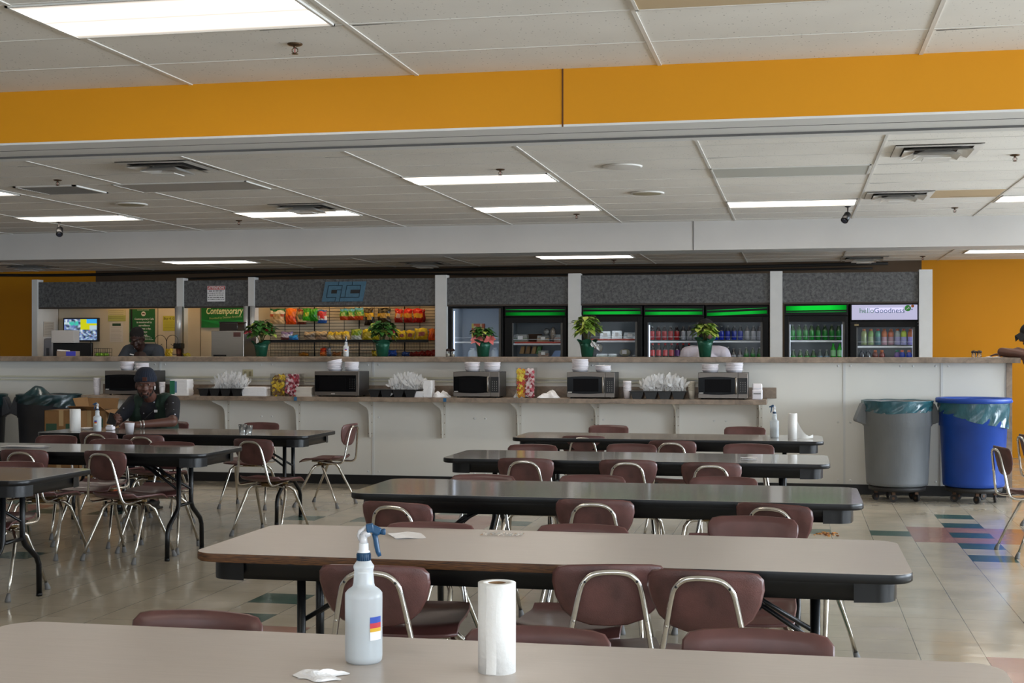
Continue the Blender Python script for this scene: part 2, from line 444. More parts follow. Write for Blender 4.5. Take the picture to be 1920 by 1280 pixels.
struct(b.build('trim_3', [OFFWHITE, mat('grey_joint', '#77736f', .7)]), 'white beam crossing above the counter')
# dark duct bundle along the top of the back wall
b = MB(); rr = random.Random(5)
b.tube([(x, 19.25, 2.60 + .012 * math.sin(x * 1.3)) for x in [XL + .4 * i for i in range(int(15.7 / .4))]], .022, 0, 8)
b.tube([(x, 19.27, 2.53 + .02 * math.sin(x * .9 + 1)) for x in [-9 + .4 * i for i in range(26)]], .014, 0, 8)
tag(b.build('cable_bundle', mat('black_conduit', '#120f0d', .7)), 'black cable bundle running along the top of the brown back wall', 'cable')

# ceiling fixtures ---------------------------------------------------------
LIT = lampmat('lit_lamp_diffuser', '#fff4e6', .62, 13.)
OFFP = mat('unlit_diffuser', '#c2c2ba', .5); TANP = mat('tan_panel', '#c2ac8a', .6); GREYP = mat('grey_panel', '#b0aca6', .6)
LF = mat('lamp_frame', '#d8d6d0', .4)
def troffer(x0, y0, z, label, lit=True, mt=None, group='lit ceiling lights', name='ceiling_light', w=1.245, d=.6):
    t = thing(name, label, 'ceiling light', (x0 + w/2, y0 + d/2, z), 0, group)
    f = MB()
    for a in ((-w/2, w/2, -d/2, -d/2+.014), (-w/2, w/2, d/2-.014, d/2), (-w/2, -w/2+.014, -d/2, d/2), (w/2-.014, w/2, -d/2, d/2)):
        f.b2(a[0], a[1], a[2], a[3], -.010, .002)
    f.build('frame', LF, t)
    MB().b2(-w/2+.014, w/2-.014, -d/2+.014, d/2-.014, -.007, .0).build('diffuser', mt or LIT, t)
    return t
troffer(-3.25, 5.21, ZC, 'large lit ceiling light above the near tables, in front of the orange beam')
for x, y, l in ((-3.24, 11.03, 'lit ceiling light nearest behind the orange beam, at the middle'), (-5.80, 13.52, 'lit ceiling light partly behind a vent, above the left microwave'),
                (-3.22, 13.52, 'lit ceiling light at the middle, last before the white beam'), (-.68, 13.52, 'lit ceiling light beside the right black camera'),
                (-8.34, 13.52, 'lit ceiling light above the left black camera'), (-8.33, 11.03, 'lit ceiling light cut off by the left edge of the photo'),
                (1.87, 13.52, 'lit ceiling light cut off by the right edge of the photo')):
    troffer(x, y, ZC, l)
for x, l in ((-8.56, 'lit ceiling light behind the white beam above the left menu wall'), (-3.33, 'lit ceiling light behind the white beam above the drink coolers'), (2.03, 'lit ceiling light behind the white beam above the orange wall')):
    troffer(x, 17.47, ZC3, l)
# lamps of the same kind further along the hall, behind the camera
for x in (-8.33, -3.25, 1.87):
    for y in (.25, -2.2): troffer(x, y, ZC, 'lit ceiling light over the hall nearer the windows')
troffer(-.68, 11.03, ZC, 'unlit ceiling light with pale grey diffuser behind the orange beam', mt=OFFP, group='unlit ceiling lights')
troffer(-5.85, 11.03, ZC, 'unlit ceiling light with dark grey diffuser on the left', mt=GREYP, group='unlit ceiling lights')
troffer(-.67, 5.21, ZC, 'unlit tan ceiling light at the top edge of the photo', mt=TANP, group='unlit ceiling lights')
tag(MB().b2(1.19, 1.83, 13.0, 13.6, -.004 + ZC, ZC + .002).build('ceiling_panel', TANP), 'tan stained ceiling panel right of a vent', 'ceiling panel')

VM = mat('vent_paint', '#dedbd5', .5); VD = mat('vent_dark', '#2c2118', .9)
vb = None
def vent(x, y, z, label, s_=.60):
    global vb
    loc = (x, y, z)
    if vb: return dup(vb, loc, label=label)
    vb = thing('ceiling_vent', label, 'air vent', loc, 0, 'square ceiling diffusers')
    f = MB()
    h = s_ / 2
    MB().b2(-h, h, -h, h, -.004, .002).build('backing', VD, vb)
    for r1, r0, za, zb in ((h - .06, h, -.006, -.005), (.15, .238, -.004, -.030), (.08, .16, -.012, -.052)):
        r0, r1, za, zb = r0, r1, zb, za
        for s1, s2 in ((1, 0), (-1, 0), (0, 1), (0, -1)):
            if s1: q = [(s1*r0, -r0, za), (s1*r0, r0, za), (s1*r1, r1, zb), (s1*r1, -r1, zb)]
            else: q = [(-r0, s2*r0, za), (r0, s2*r0, za), (r1, s2*r1, zb), (-r1, s2*r1, zb)]
            f.quad(q); f.quad([(a, b_, c - .004) for a, b_, c in q])
    f.build('frame', VM, vb)
    MB().b2(-.095, .095, -.095, .095, -.072, -.066).build('plate', VM, vb)
    return vb
for px, py, z, l in ((1755, 281, ZC, 'square ceiling vent nearest the orange beam on the right'), (1685, 365, ZC, 'square ceiling vent beside the tan panel'),
                     (315, 311, ZC, 'square ceiling vent nearest the orange beam on the left'), (575, 387, ZC, 'square ceiling vent in front of a lit lamp'),
                     (797, 493, ZC3, 'square ceiling vent behind the white beam above the snack rack'), (1620, 483, ZC3, 'square ceiling vent behind the white beam above the right cooler'),
                     (55, 499, ZC3, 'square ceiling vent behind the white beam at the far left')):
    p = G(px, py, z); vent(p.x, p.y, z, l)
p = G(115, 355, ZC)
t = thing('return_grille', 'flat grey return grille in the left ceiling beside a sprinkler', 'air vent', (p.x, p.y, ZC))
f = MB()
for a in ((-.3, .3, -.3, -.27), (-.3, .3, .27, .3), (-.3, -.27, -.3, .3), (.27, .3, -.3, .3)): f.b2(a[0], a[1], a[2], a[3], -.012, .002)
f.build('frame', VM, t); s2 = MB()
for i in range(18): s2.box((0, -.26 + i * .031, -.006), (.54, .02, .003), rx=.5)
s2.build('slats', mat('grille_slat', '#8a857e', .7), t)
for px, py, l in ((1166, 311, 'round white ceiling speaker nearest the orange beam'), (1213, 361, 'round ceiling speaker with yellowed cover behind the first one'), (246, 382, 'round yellowed ceiling speaker at the left')):
    p = G(px, py, ZC); t = thing('ceiling_speaker', l, 'speaker', (p.x, p.y, ZC), 0, 'round ceiling speakers')
    MB().lathe([(.16, -.001), (.16, -.008), (.145, -.014), (.135, -.012)], cap=True, seg=32).build('ring', VM, t)
    MB().lathe([(.132, -.013), (.09, -.017), (.001, -.018)], seg=32, cap=False).build('grille', VM if 'white' in l else mat('yellowed_grille', '#a39a80', .7), t)
SP = mat('sprinkler_brass', '#5d4a38', .35, .8)
sp0 = None
for px, py, z, l in ((553, 82, ZC, 'brass fire sprinkler in front of the orange beam, beside the large lamp'), (938, 317, ZC, 'fire sprinkler above the middle lit lamp'), (1903, 290, ZC, 'fire sprinkler near the right edge of the photo'),
                     (1790, 389, ZC, 'fire sprinkler right of the tan panel'), (1081, 401, ZC, 'fire sprinkler below the middle lamp at the white beam'), (448, 413, ZC, 'fire sprinkler left of the second vent'),
                     (108, 337, ZC, 'fire sprinkler above the grey return grille'), (1730, 480, ZC3, 'fire sprinkler behind the white beam at the right'), (1151, 487, ZC3, 'fire sprinkler behind the white beam at the middle')):
    p = G(px, py, z)
    if sp0: dup(sp0, (p.x, p.y, z), label=l); continue
    sp0 = thing('fire_sprinkler', l, 'sprinkler', (p.x, p.y, z), 0, 'ceiling sprinklers')
    MB().lathe([(.036, 0), (.036, -.004), (.028, -.009), (.012, -.012)], seg=20).build('escutcheon', SP, sp0)
    q = MB().tube([(0, 0, -.01), (0, 0, -.02)], .008); q.tube([(-.0, 0, -.018), (-.014, 0, -.026), (-.014, 0, -.038), (0, 0, -.046), (.014, 0, -.038), (.014, 0, -.026), (0, 0, -.018)], .0025)
    q.lathe([(.001, -.046), (.016, -.047), (.016, -.049), (.001, -.05)], seg=14); q.build('head', SP, sp0)
    MB().tube([(0, 0, -.02), (0, 0, -.044)], .002).build('bulb', pl('#b03030'), sp0)
for px, py, tx, l in ((106, 414, .7, 'black bullet camera hanging below the left lit lamp'), (1590, 385, -.7, 'black bullet camera hanging at the right lit lamp')):
    p = G(px, py, ZC); t = thing('security_camera', l, 'security camera', (p.x, p.y + .05, ZC), 0, 'black ceiling cameras')
    MB().lathe([(.03, 0), (.03, -.01), (.012, -.016)], seg=16).build('mount', BLACKM, t)
    MB().tube([(0, 0, -.01), (0, 0, -.08), (.01 * tx, -.01, -.09)], .009).build('arm', mat('grey_arm', '#5a5654', .5), t)
    MB().tube([(-.02 * tx, .03, -.075), (.0, .02, -.085), (.05 * tx, -.05, -.15)], [.02, .036, .038], seg=16).build('body', BLACKP, t)
    MB().tube([(.051 * tx, -.052, -.152), (.056 * tx, -.058, -.157)], .025, seg=14).build('lens', mat('lens_glass', '#1b1e26', .08), t)

# ================================================================== COUNTER WALL (low wall with bar top)
WY = 14.2; CX1 = 2.06
hl = MB(); hl.b2(XL, CX1 - .055, WY, WY + .18, 0, 1.318, 0)
struct(hl.build('wall_counter', [WHITE_WALL]), 'white panelled low wall below the bar counter')
tr = MB()
for px in (300, 700, 1121, 1583, 1766):
    x = XY(px, WY); tr.b2(x - .012, x + .012, WY - .006, WY, .1, 1.318)
struct(tr.build('trim_4', mat('white_batten', '#cfd0ce', .4)))
sc = MB()
for px in (300, 700, 1121, 1583, 1766):
    x = XY(px, WY)
    for dx in (-.06, .06):
        for z in (.14, .72, 1.29): sc.lathe([(.009, 0), (.007, -.004), (.001, -.005)], (0, 0, 0), seg=8)
sc.bm.free()
SCR = mat('panel_button', '#d8d8d6', .4)
sc = MB()
for px in (300, 500, 700, 900, 1121, 1350, 1583, 1700, 1766):
    x = XY(px, WY)
    for dx in (-.06, .06):
        for z in (.14, .72, 1.285): sc.ball((x + dx, WY - .001, z), (.011, .004, .011), u=8, v=6)
struct(sc.build('trim_5', SCR))
struct(MB().b2(XL, CX1, WY - .012, WY, 0, .1).build('baseboard_counter', BASEB))
struct(MB().b2(CX1 - .055, CX1, WY - .015, 14.85, 0, 1.318).build('trim_6', COUNTER))
ct = MB(); ct.b2(XL, CX1 + .06, WY - .14, 14.85, 1.318, 1.371, bev=.004)
tag(ct.build('bar_countertop', COUNTER), 'long brown stone-patterned bar countertop on the white low wall', 'countertop')
x = XY(1303, WY - .14)
# cable raceway
rc = MB(); x1 = XY(1320, WY)
rc.b2(XL, x1, WY - .022, WY, 1.135, 1.155); rc.b2(XL, x1, WY - .016, WY, 1.100, 1.116)
tag(rc.build('cable_raceway', mat('cream_raceway', '#c9c7b4', .4)), 'long cream cable raceway along the white counter wall behind the microwaves', 'raceway')
for px, l in ((465, 'cream double outlet on the wall above the left utensil tray'),):
    p = P(px, 701, WY); t = thing('wall_outlet', l, 'outlet', (p.x, WY, p.z))
    MB().b2(-.06, .06, -.006, 0, -.05, .05, bev=.002).build('cover_plate', mat('ivory_plate', '#b9b08e', .4), t)
    for s_ in (-.028, .028):
        MB().b2(s_-.014, s_+.014, -.009, -.006, -.03, .03, bev=.002).build('socket', mat('ivory_socket', '#8d8262', .5), t)

# wall shelf with brackets
SZ = .955; SY = 13.7
xa, xb = XY(152, SY), XY(1437, SY)
sh = MB(); sh.b2(xa, xb, SY, WY - .001, SZ - .047, SZ, bev=.003)
so = thing('wall_shelf', 'long brown laminate shelf on white brackets below the bar counter', 'shelf', (0, 0, 0))
sh.build('shelf_board', COUNTER, so)
MB().b2(xa, XY(1456, WY), WY - .02, WY - .001, SZ, SZ + .11, bev=.003).build('backsplash', COUNTER, so)
BR = mat('bracket_enamel', '#c9c4ba', .4)
br0 = None
for px in (228, 425, 558, 694, 830, 972, 1118, 1268, 1424):
    x = XY(px, WY - .02)
    q = MB()
    # curved gusset in the y-z plane
    out = [(-.005, -.40), (-.05, -.40), (-.062, -.30), (-.075, -.16), (-.10, -.11), (-.16, -.075), (-.40, -.02), (-.44, 0), (-.005, 0)]
    q.prism([(a, c) for a, c in out], 'x', -.004, .004)
    q.b2(-.03, .03, -.012, -.004, -.40, 0); q.b2(-.02, .02, -.44, -.004, -.006, 0)
    for z in (-.06, -.15, -.24, -.36):
        for sx_ in (-.018, .018): q.ball((sx_, -.013, z), (.005, .003, .005), 1, 6, 4)
    br0 = q.build('bracket', [BR, mat('bracket_screw', '#5a4a38', .5, .5)], so, (x, WY, SZ - .047))
for px, l in ((554, 'small blue tape square on the shelf edge below the candy bin'), (834, 'small blue tape square on the shelf edge by the middle microwave')):
    p = P(px, 747, SY); tag(MB().b2(-.016, .016, -.0015, 0, -.019, .019).build('tape', pl('#1f5c86', .7), None, (p.x, SY, SZ - .023)), l, 'tape', 'blue tape pieces')
# ================================================================== TABLES
TZ = .745
def rrect(hx, hy, r, seg=6):
    pts = []
    for cx, cy, a0 in ((hx-r, hy-r, 0), (-hx+r, hy-r, PI/2), (-hx+r, -hy+r, PI), (hx-r, -hy+r, 3*PI/2)):
        for k in range(seg + 1):
            a = a0 + PI/2 * k / seg; pts.append((cx + r*math.cos(a), cy + r*math.sin(a)))
    return pts
PLY = laminate('worn_plywood_edge', '#24140a', '#6e4622', .6, 22, (1, 1, 26))
def make_table(x0, x1, y0, y1, label, top=TOP2, edge=None, rz=0.):
    cx, cy = (x0+x1)/2, (y0+y1)/2; hx, hy = (x1-x0)/2, (y1-y0)/2
    t = thing('folding_table', label, 'table', (cx, cy, 0), rz, 'long folding tables in rows')
    tt = MB().prism(rrect(hx-.003, hy-.003, .085), 'z', TZ-.004, TZ).build('tabletop', top, t)
    e = MB(); P_ = rrect(hx, hy, .088)
    rings = [[(u*s_, v*s_, z) for u, v in P_] for s_, z in ((.996, TZ-.0305), (1, TZ-.026), (1, TZ-.006), (.998, TZ-.001))]
    e.rings(rings, 0, True, False); e.prism([(u*.996, v*.996) for u, v in P_], 'z', TZ-.0305, TZ-.0045)
    if edge:
        for f_ in e.bm.faces:
            c_ = f_.calc_center_median()
            if len(f_.verts) == 4 and c_.x > .5: f_.material_index = 1
        # worn wood shows only along part of the front edge
        bmesh.ops.bisect_plane(e.bm, geom=e.bm.verts[:] + e.bm.edges[:] + e.bm.faces[:], plane_co=(.52, 0, 0), plane_no=(1, 0, 0))
        for f_ in e.bm.faces:
            c_ = f_.calc_center_median(); f_.material_index = 1 if (c_.x > .52 or c_.y > .2) else 0
        e.build('edge_band', [edge, BLACKM], tt)
    else: e.build('edge_band', BLACKM, tt)
    a = MB(); O = rrect(hx-.055, hy-.055, .07); I = rrect(hx-.06, hy-.06, .066)
    a.rings([[(u, v, TZ-.031) for u, v in O], [(u, v, TZ-.094) for u, v in O], [(u, v, TZ-.094) for u, v in I], [(u, v, TZ-.031) for u, v in I]], 0, True, False)
    a.build('apron', BLACKM, t)
    for sx in (-1, 1):
        for sy in (-1, 1):   # rounded steel corner cap
            c = MB(); c0 = (sx*(hx-.055-.07), sy*(hy-.055-.07))
            pts = []
            a0 = {(1,1): 0, (-1,1): 90, (-1,-1): 180, (1,-1): 270}[(sx, sy)]
            outer = [(c0[0] + .074*math.cos(math.radians(a0 + k*15)), c0[1] + .074*math.sin(math.radians(a0 + k*15))) for k in range(7)]
            def ext(p, q, L=.06):
                d = Vector((p[0]-q[0], p[1]-q[1])).normalized(); return (p[0]+d.x*L, p[1]+d.y*L)
            outer = [ext(outer[0], outer[1])] + outer + [ext(outer[-1], outer[-2])]
            c.rings([[(u, v, TZ-.033) for u, v in outer], [(u, v, TZ-.098) for u, v in outer]], 0, False, False)
            c.build('corner_cap', BLACKM, t)
    for sx in (-1, 1):
        X = sx * (hx - .30)
        for sy in (-1, 1):
            MB().tube([(X, sy*.10, TZ-.03), (X, sy*.10, .37), (X, sy*.125, .325), (X, sy*.25, .235), (X, sy*.275, .19), (X, sy*.28, .02)], .0165, 0, 10).tube([(X, sy*.28, .02), (X, sy*.28, 0)], .018, 0, 10).build('leg', BLACKM, t)
        MB().tube([(X, -.10, .36), (X, .10, .36)], .012).build('crossbar', BLACKM, t)
        MB().tube([(X, -.2, TZ-.045), (X, .2, TZ-.045)], .014).build('top_rail', BLACKM, t)
        br = MB()
        for sy in (-.10, .10):
            br.tube([(X, sy*.9, .46), (X - sx*.17, sy*.5, .565), (X - sx*.42, sy*.35, TZ-.05)], .009)
            br.box((X - sx*.20, sy*.5, .583), (.06, .01, .028), ry=sx*.7)
        br.build('brace', BLACKM, t)
    return t
RX0, RX1 = -2.2, .27
make_table(-1.99, .45, 2.45, 3.25, 'nearest taupe folding table holding the large spray bottle and paper towel roll', TOP1)
make_table(-2.07, .36, 4.455, 5.26, 'second taupe folding table from the front, with worn wooden front edge', TOP1, PLY)
make_table(-2.17, .30, 6.46, 7.26, 'third folding table of the right row, with green reflections on its top')
make_table(-2.27, .20, 8.66, 9.43, 'fourth folding table of the right row, with a folded napkin on top')
make_table(-2.25, .20, 10.8, 11.57, 'farthest folding table of the right row, holding spray bottle and towel roll')
make_table(-6.5, -4.07, 6.69, 7.49, 'nearest folding table of the left group, cut off by the photo edge')
make_table(-6.37, -3.93, 8.66, 9.42, 'middle folding table of the left group, with a paper sheet on top')
make_table(-6.36, -3.92, 10.64, 11.44, 'farthest folding table of the left group, where the man in the beanie sits')

# ================================================================== CHAIRS
def make_chair(label):
    t = thing('stacking_chair', label, 'chair', (0, 0, 0), 0, 'maroon plastic chairs with chrome legs')
    # seat shell
    def seat(u, v):
        x = (u - .5) * 2; y = v
        w = .195 * (1 - .10 * (1-y)**2) ; 
        yy = -.17 + .41 * y
        # rounded plan corners
        yy2 = yy - (.035 * abs(x)**4 if y > .5 else -.045 * abs(x)**4) * abs(y - .5) * 2
        z = .445 - .014 * (1 - x*x) * (1 - (2*y-1)**2) + .006 * x*x
        if y > .8: z -= .05 * ((y-.8)/.2)**2 * .6
        if y < .12: z += .02 * ((.12-y)/.12)**2
        return (x*w, yy2, z)
    m = MB(); m.grid(seat, 12, 14); m.grid(lambda u, v: tuple(Vector(seat(u, v)) - Vector((0, 0, .013))), 12, 14)
    # rim
    def rim(k):
        k = k % 1
        if k < .25: return (k*4, 0)
        if k < .5: return (1, (k-.25)*4)
        if k < .75: return (1-(k-.5)*4, 1)
        return (0, 1-(k-.75)*4)
    R = [seat(*rim(i/48)) for i in range(48)]
    m.rings([R, [(a*1.02, b_*1.015, c-.007) for a, b_, c in R], [(a, b_, c-.013) for a, b_, c in R]], 0, True, False)
    m.build('seat', MAROON, t)
    # backrest shell
    half = [(.0, 0), (.06, .003), (.11, .018), (.148, .05), (.172, .095), (.184, .145), (.182, .178), (.166, .197), (.135, .203), (.06, .206), (0, .207)]
    out = half + [(-x, z) for x, z in half[-2:0:-1]]
    n = len(out)
    def bp(x, z, off):   # place on curved, tilted plane
        return (x, -.20 - .22 * z + .9 * x * x + off, .56 + z)
    m = MB()
    def layer(s_, off): return [bp(x*s_, (z-.1)*s_+.1, off) for x, z in out]
    # back skin (material 1), edge, front skin (material 0)
    L = [(.04, -.008, 1), (.4, -.008, 1), (.75, -.0075, 1), (.95, -.006, 1), (1.0, 0, 0), (.97, .006, 0), (.75, .007, 0), (.4, .0075, 0), (.04, .0075, 0)]
    prev = None; V = []
    for s_, off, mi in L: V.append([m.bm.verts.new(p) for p in layer(s_, off)])
    for j in range(len(L)-1):
        for i in range(n):
            f = m.bm.faces.new((V[j][i], V[j][(i+1)%n], V[j+1][(i+1)%n], V[j+1][i])); f.material_index = 1 if j < 3 else 0; f.smooth = True
    f = m.bm.faces.new(V[0]); f.material_index = 1; f = m.bm.faces.new(V[-1]); f.material_index = 0
    m.build('backrest', [MAROON, MAROON_BACK], t)
    # back frame: one bent tube under the seat and up behind the backrest
    q = []
    side = [(.105, .12, .418), (.125, .0, .412), (.145, -.13, .405), (.148, -.185, .412), (.142, -.212, .45), (.118, -.232, .58), (.098, -.248, .68), (.085, -.254, .712), (.06, -.259, .734), (.025, -.262, .742)]
    pts = side + [(-x, y, z) for x, y, z in side[::-1]]
    # smooth with catmull-rom
    sm = []
    for i in range(len(pts)-1):
        p0, p1, p2, p3 = (Vector(pts[max(i-1, 0)]), Vector(pts[i]), Vector(pts[i+1]), Vector(pts[min(i+2, len(pts)-1)]))
        for k in range(3):
            s_ = k/3; sm.append(.5*((2*p1)+(p2-p0)*s_+(2*p0-5*p1+4*p2-p3)*s_*s_+(-p0+3*p1-3*p2+p3)*s_**3))
    sm.append(Vector(pts[-1]))
    fr = MB().tube(sm, .0095, 0, 10).build('back_frame', CHROME, t)
    for sx in (-1, 1):
        MB().ball((sx*.083, -.263, .713), (.0045, .003, .0045), u=8, v=6).build('rivet', BLACKP, fr)
        MB().ball((sx*.117, -.243, .585), (.0045, .003, .0045), u=8, v=6).build('rivet', STEEL, fr)
    MB().box((0, .035, .392), (.12, .10, .028), bev=.005).tube([(-.15, .035, .407), (.15, .035, .407)], .009).build('bracket', mat('rusty_bracket', '#6b5534', .4, .8, noise=.4, scale=40), t)
    OLD = mat('aged_chrome', '#bdb8ae', .22, 1., noise=.15, scale=25)
    for sx in (-1, 1):
        for sy, yb in ((1, .06), (-1, .01)):
            p = [(0, yb, .383), (sx*.11, yb, .383), (sx*.15, yb+sy*.012, .376), (sx*.175, yb+sy*.035, .345), (sx*.182, yb+sy*.055, .30), (sx*.205, yb+sy*.13, .15), (sx*.222, yb+sy*.19, .012)]
            lg = MB().tube(p, [.0125, .0125, .0125, .0125, .0125, .0105, .0085], 0, 10).build('leg', OLD, t)
            e = Vector(p[-1]); d = (Vector(p[-2]) - e).normalized()
            MB().tube([(e.x, e.y, 0), (e.x, e.y, .008), tuple(e + d*.018), tuple(e + d*.036)], [.017, .0175, .0135, .011], 0, 12).build('rubber_foot', RUBBER, lg)
    return t
CH0 = None
def chair(px, py, rz, label, dx=0., dy=0., pos=None):
    if (px, py) == (1150, 1050): dy = -.075
    if (px, py) == (1320, 1066): dy = -.02
    if (px, py) == (203, 843): pos = (-4.555, 8.79)
    """px,py: pixel of the middle of the backrest's top edge, at height .767"""
    global CH0
    r = math.radians(rz)
    if pos is None:
        p = G(px, py, .767); off = Vector((0, -.243, 0)); off.rotate(Euler((0, 0, r)))
        pos = (p.x - off.x + dx, p.y - off.y + dy, 0)
    else: pos = (pos[0], pos[1], 0)
    if CH0 is None:
        CH0 = make_chair(label); CH0.location = pos; CH0.rotation_euler = (0, 0, r); return CH0
    return dup(CH0, pos, r, label=label)
CM = 'maroon chair '
for px, py, rz, l in (
    (696, 1058, 2, 'seen from behind, directly behind the large spray bottle'),
    (1150, 1050, 13, 'tilted, seen from behind, left of the two at the second table'),
    (1320, 1066, -4, 'seen from behind, right of the two at the second table'),
    (737, 940, -14, 'seen from behind at the left end of the third table'),
    (1113, 935, 0, 'seen from behind at the middle of the third table'),
    (1445, 943, -22, 'turned aslant, seen from behind at the right end of the third table'),
    (983, 858, -2, 'seen from behind, leftmost at the fourth table'),
    (1176, 861, 0, 'seen from behind, middle one at the fourth table'),
    (1333, 866, 0, 'seen from behind, rightmost at the fourth table'),
    (1093, 816, 0, 'seen from behind, left one at the farthest right table'),
    (1259, 825, -4, 'seen from behind, right one at the farthest right table'),
    (470, 822, -12, 'seen from behind at the right end of the farthest left table'),
    (203, 843, -13, 'seen from behind at the middle left table, in full view'),
    (40, 842, 0, 'seen from behind at the middle left table, by the photo edge'),
    (180, 809, -4, 'seen from behind at the farthest left table, below the spray bottle'),
    (265, 814, 0, 'seen from behind at the farthest left table, in front of the man')):
    chair(px, py, rz, CM + l)
for px, py, rz, l in (
    (380, 1142, 180, 'leftmost backrest facing over the nearest table'),
    (1012, 1172, 180, 'middle backrest facing over the nearest table, behind the paper roll'),
    (1421, 1177, 180, 'rightmost backrest facing over the nearest table'),
    (810, 977, 182, 'leftmost backrest facing over the second table'),
    (1095, 981, 180, 'middle backrest facing over the second table'),
    (1413, 966, 176, 'rightmost and highest backrest facing over the second table'),
    (908, 888, 180, 'leftmost backrest facing over the third table'),
    (1112, 889, 180, 'middle backrest facing over the third table'),
    (1357, 892, 180, 'rightmost backrest facing over the third table'),
    (1000, 832, 181, 'leftmost backrest facing over the fourth table'),
    (1185, 831, 180, 'middle backrest facing over the fourth table'),
    (1404, 831, 180, 'rightmost backrest facing over the fourth table, with shiny face'),
    (1142, 796, 180, 'left backrest facing over the farthest right table, against the white wall'),
    (1397, 799, 180, 'right backrest facing over the farthest right table, against the white wall'),
    (492, 791, 180, 'facing the camera behind the farthest left table, right of the man'),
    (110, 815, 180, 'leftmost backrest facing over the middle left table'),
    (212, 822, 180, 'middle backrest facing over the middle left table'),
    (325, 827, 184, 'rightmost backrest facing over the middle left table'),
    (38, 864, 180, 'facing over the nearest left table, by the photo edge')):
    chair(px, py, rz, CM + l)
chair(0, 0, 0, CM + 'standing sideways alone against the white wall', pos=(-4.27, 12.2)).rotation_euler[2] = math.radians(86)
chair(0, 0, 0, CM + 'sideways at the right edge, in front of the blue bin', pos=(1.63, 10.3)).rotation_euler[2] = math.radians(-80)
chair(0, 0, 0, CM + 'cut off by the right edge, behind the other sideways one', pos=(2.02, 11.75)).rotation_euler[2] = math.radians(-82)
MANCH = (-5.85, 11.99)
chair(0, 0, 0, CM + 'the man in the beanie sits on', pos=MANCH).rotation_euler[2] = math.radians(180)
chair(0, 0, 0, CM + 'at the near side of the nearest left table, only a leg in view', pos=(-4.57, 6.62))
# ================================================================== KIOSK FACADE BEHIND THE COUNTER
FY = 16.5
HZ0, HZ1 = 2.005, 2.335
def fx(px): return XY(px, FY)
posts = [(62, 72, 'narrow white end post at the left of the snack kiosk'), (333, 345, 'thin white post between the menu area and the coffee area'), (467, 478, 'thin white post left of the snack rack'),
         (817, 838, 'white post between the snack rack and the first cooler'), (1066, 1089, 'white post right of the sandwich cooler'), (1444, 1467, 'white post between the cola coolers and green bottle cooler'), (1723, 1748, 'white end post at the orange wall')]
for a, b_, l in posts:
    x0, x1 = fx(a), fx(b_)
    struct(MB().b2(x0, x1, FY - .03, FY + .12, 0, HZ1 + .035).build('trim_%d' % (10 + [p[0] for p in posts].index(a)), POST), l)
HEAD = {}
for a, b_, l in ((72, 333, 'grey marbled header panel above the menu area'), (345, 467, 'grey marbled header panel carrying the attention notice'), (478, 817, 'grey marbled header panel carrying the blue maze emblem'),
                 (838, 1066, 'grey marbled header panel above the first two coolers'), (1089, 1444, 'longest grey marbled header panel, above the cola coolers'), (1467, 1723, 'grey marbled header panel next to the orange wall')):
    x0, x1 = fx(a), fx(b_); z1 = HZ1 + (.012 if a > 1000 else 0)
    t = thing('header_panel', l, 'header panel', ((x0+x1)/2, FY, HZ0), 0, 'grey header panels')
    w = (x1-x0)/2 - .002
    MB().b2(-w, w, 0, .03, 0, z1 - HZ0).build('panel', GRAYLAM, t)
    MB().b2(-w, w, .002, .032, -.022, -.001).build('gap_strip', mat('brown_gap', '#3a3029', .6), t)  # brown strip stands in for the dark gap line under the header
# roof and back and side of the kiosk
BYK = 17.0
KB = mat('cream_panel', '#c9bda6', .55, noise=.03, scale=2)
struct(MB().b2(fx(62), fx(838), BYK, BYK + .05, 0, HZ1).build('wall_kiosk_back', KB))
struct(MB().b2(fx(62), fx(72), FY + .12, BYK, 0, HZ1).build('wall_kiosk_left', POST))
struct(MB().b2(fx(62), fx(1748), FY + .04, 17.45, HZ1 - .03, HZ1 - .005).build('ceiling_kiosk', mat('kiosk_roof', '#4a4440', .8)))
sm = MB()
for px in (110, 296, 376):
    x = XY(px, BYK); sm.b2(x - .006, x + .006, BYK - .004, BYK, 0, HZ1 - .03)
struct(sm.build('trim_20', mat('panel_seam', '#8f8470', .6)))
# warm strip lamps hidden behind the headers
for a, b_, l in ((160, 330, 'warm strip lamp behind the menu header'), (350, 465, 'warm strip lamp behind the attention header'), (490, 810, 'long warm strip lamp behind the snack rack header')):
    x0, x1 = fx(a), fx(b_)
    t = thing('strip_light', l, 'lamp', ((x0+x1)/2, FY + .16, HZ1 - .035), 0, 'warm strip lamps')
    w = (x1-x0)/2
    MB().b2(-w, w, -.04, .04, -.03, 0).build('housing', LF, t)
    MB().tube([(-w+.03, 0, -.045), (w-.03, 0, -.045)], .014).build('tube', emi('warm_tube', '#ffcf8a', 15.), t)
# emblem on the header
def para(cx, cz, w, h, sh, y, d=.012):
    return [(cx - w/2 - sh/2, cz - h/2), (cx + w/2 - sh/2, cz - h/2), (cx + w/2 + sh/2, cz + h/2), (cx - w/2 + sh/2, cz + h/2)]
c = P(645.5, 546.5, FY)
t = thing('wall_emblem', 'pale blue slanted maze-like emblem on the header above the snack rack', 'emblem', (c.x, FY - .001, c.z))
BL = mat('emblem_blue', '#436a80', .5, noise=.12, scale=30)
W_, H_ = .535, .25; SHR = .049
MB().prism(para(0, 0, W_, H_, SHR, 0), 'y', -.016, 0).build('plate', BL, t)
ln = MB()
def seg(x0, z0, x1, z1, r=.0035):
    A = (x0*W_ + z0*SHR, -.0165, z0*H_); B = (x1*W_ + z1*SHR, -.0165, z1*H_)
    ln.tube([A, B], r, 0, 4)
def ec(px, py):
    v = (547.5 - py) / 665; return ((px - 972 - 130*v) / 1430, v)
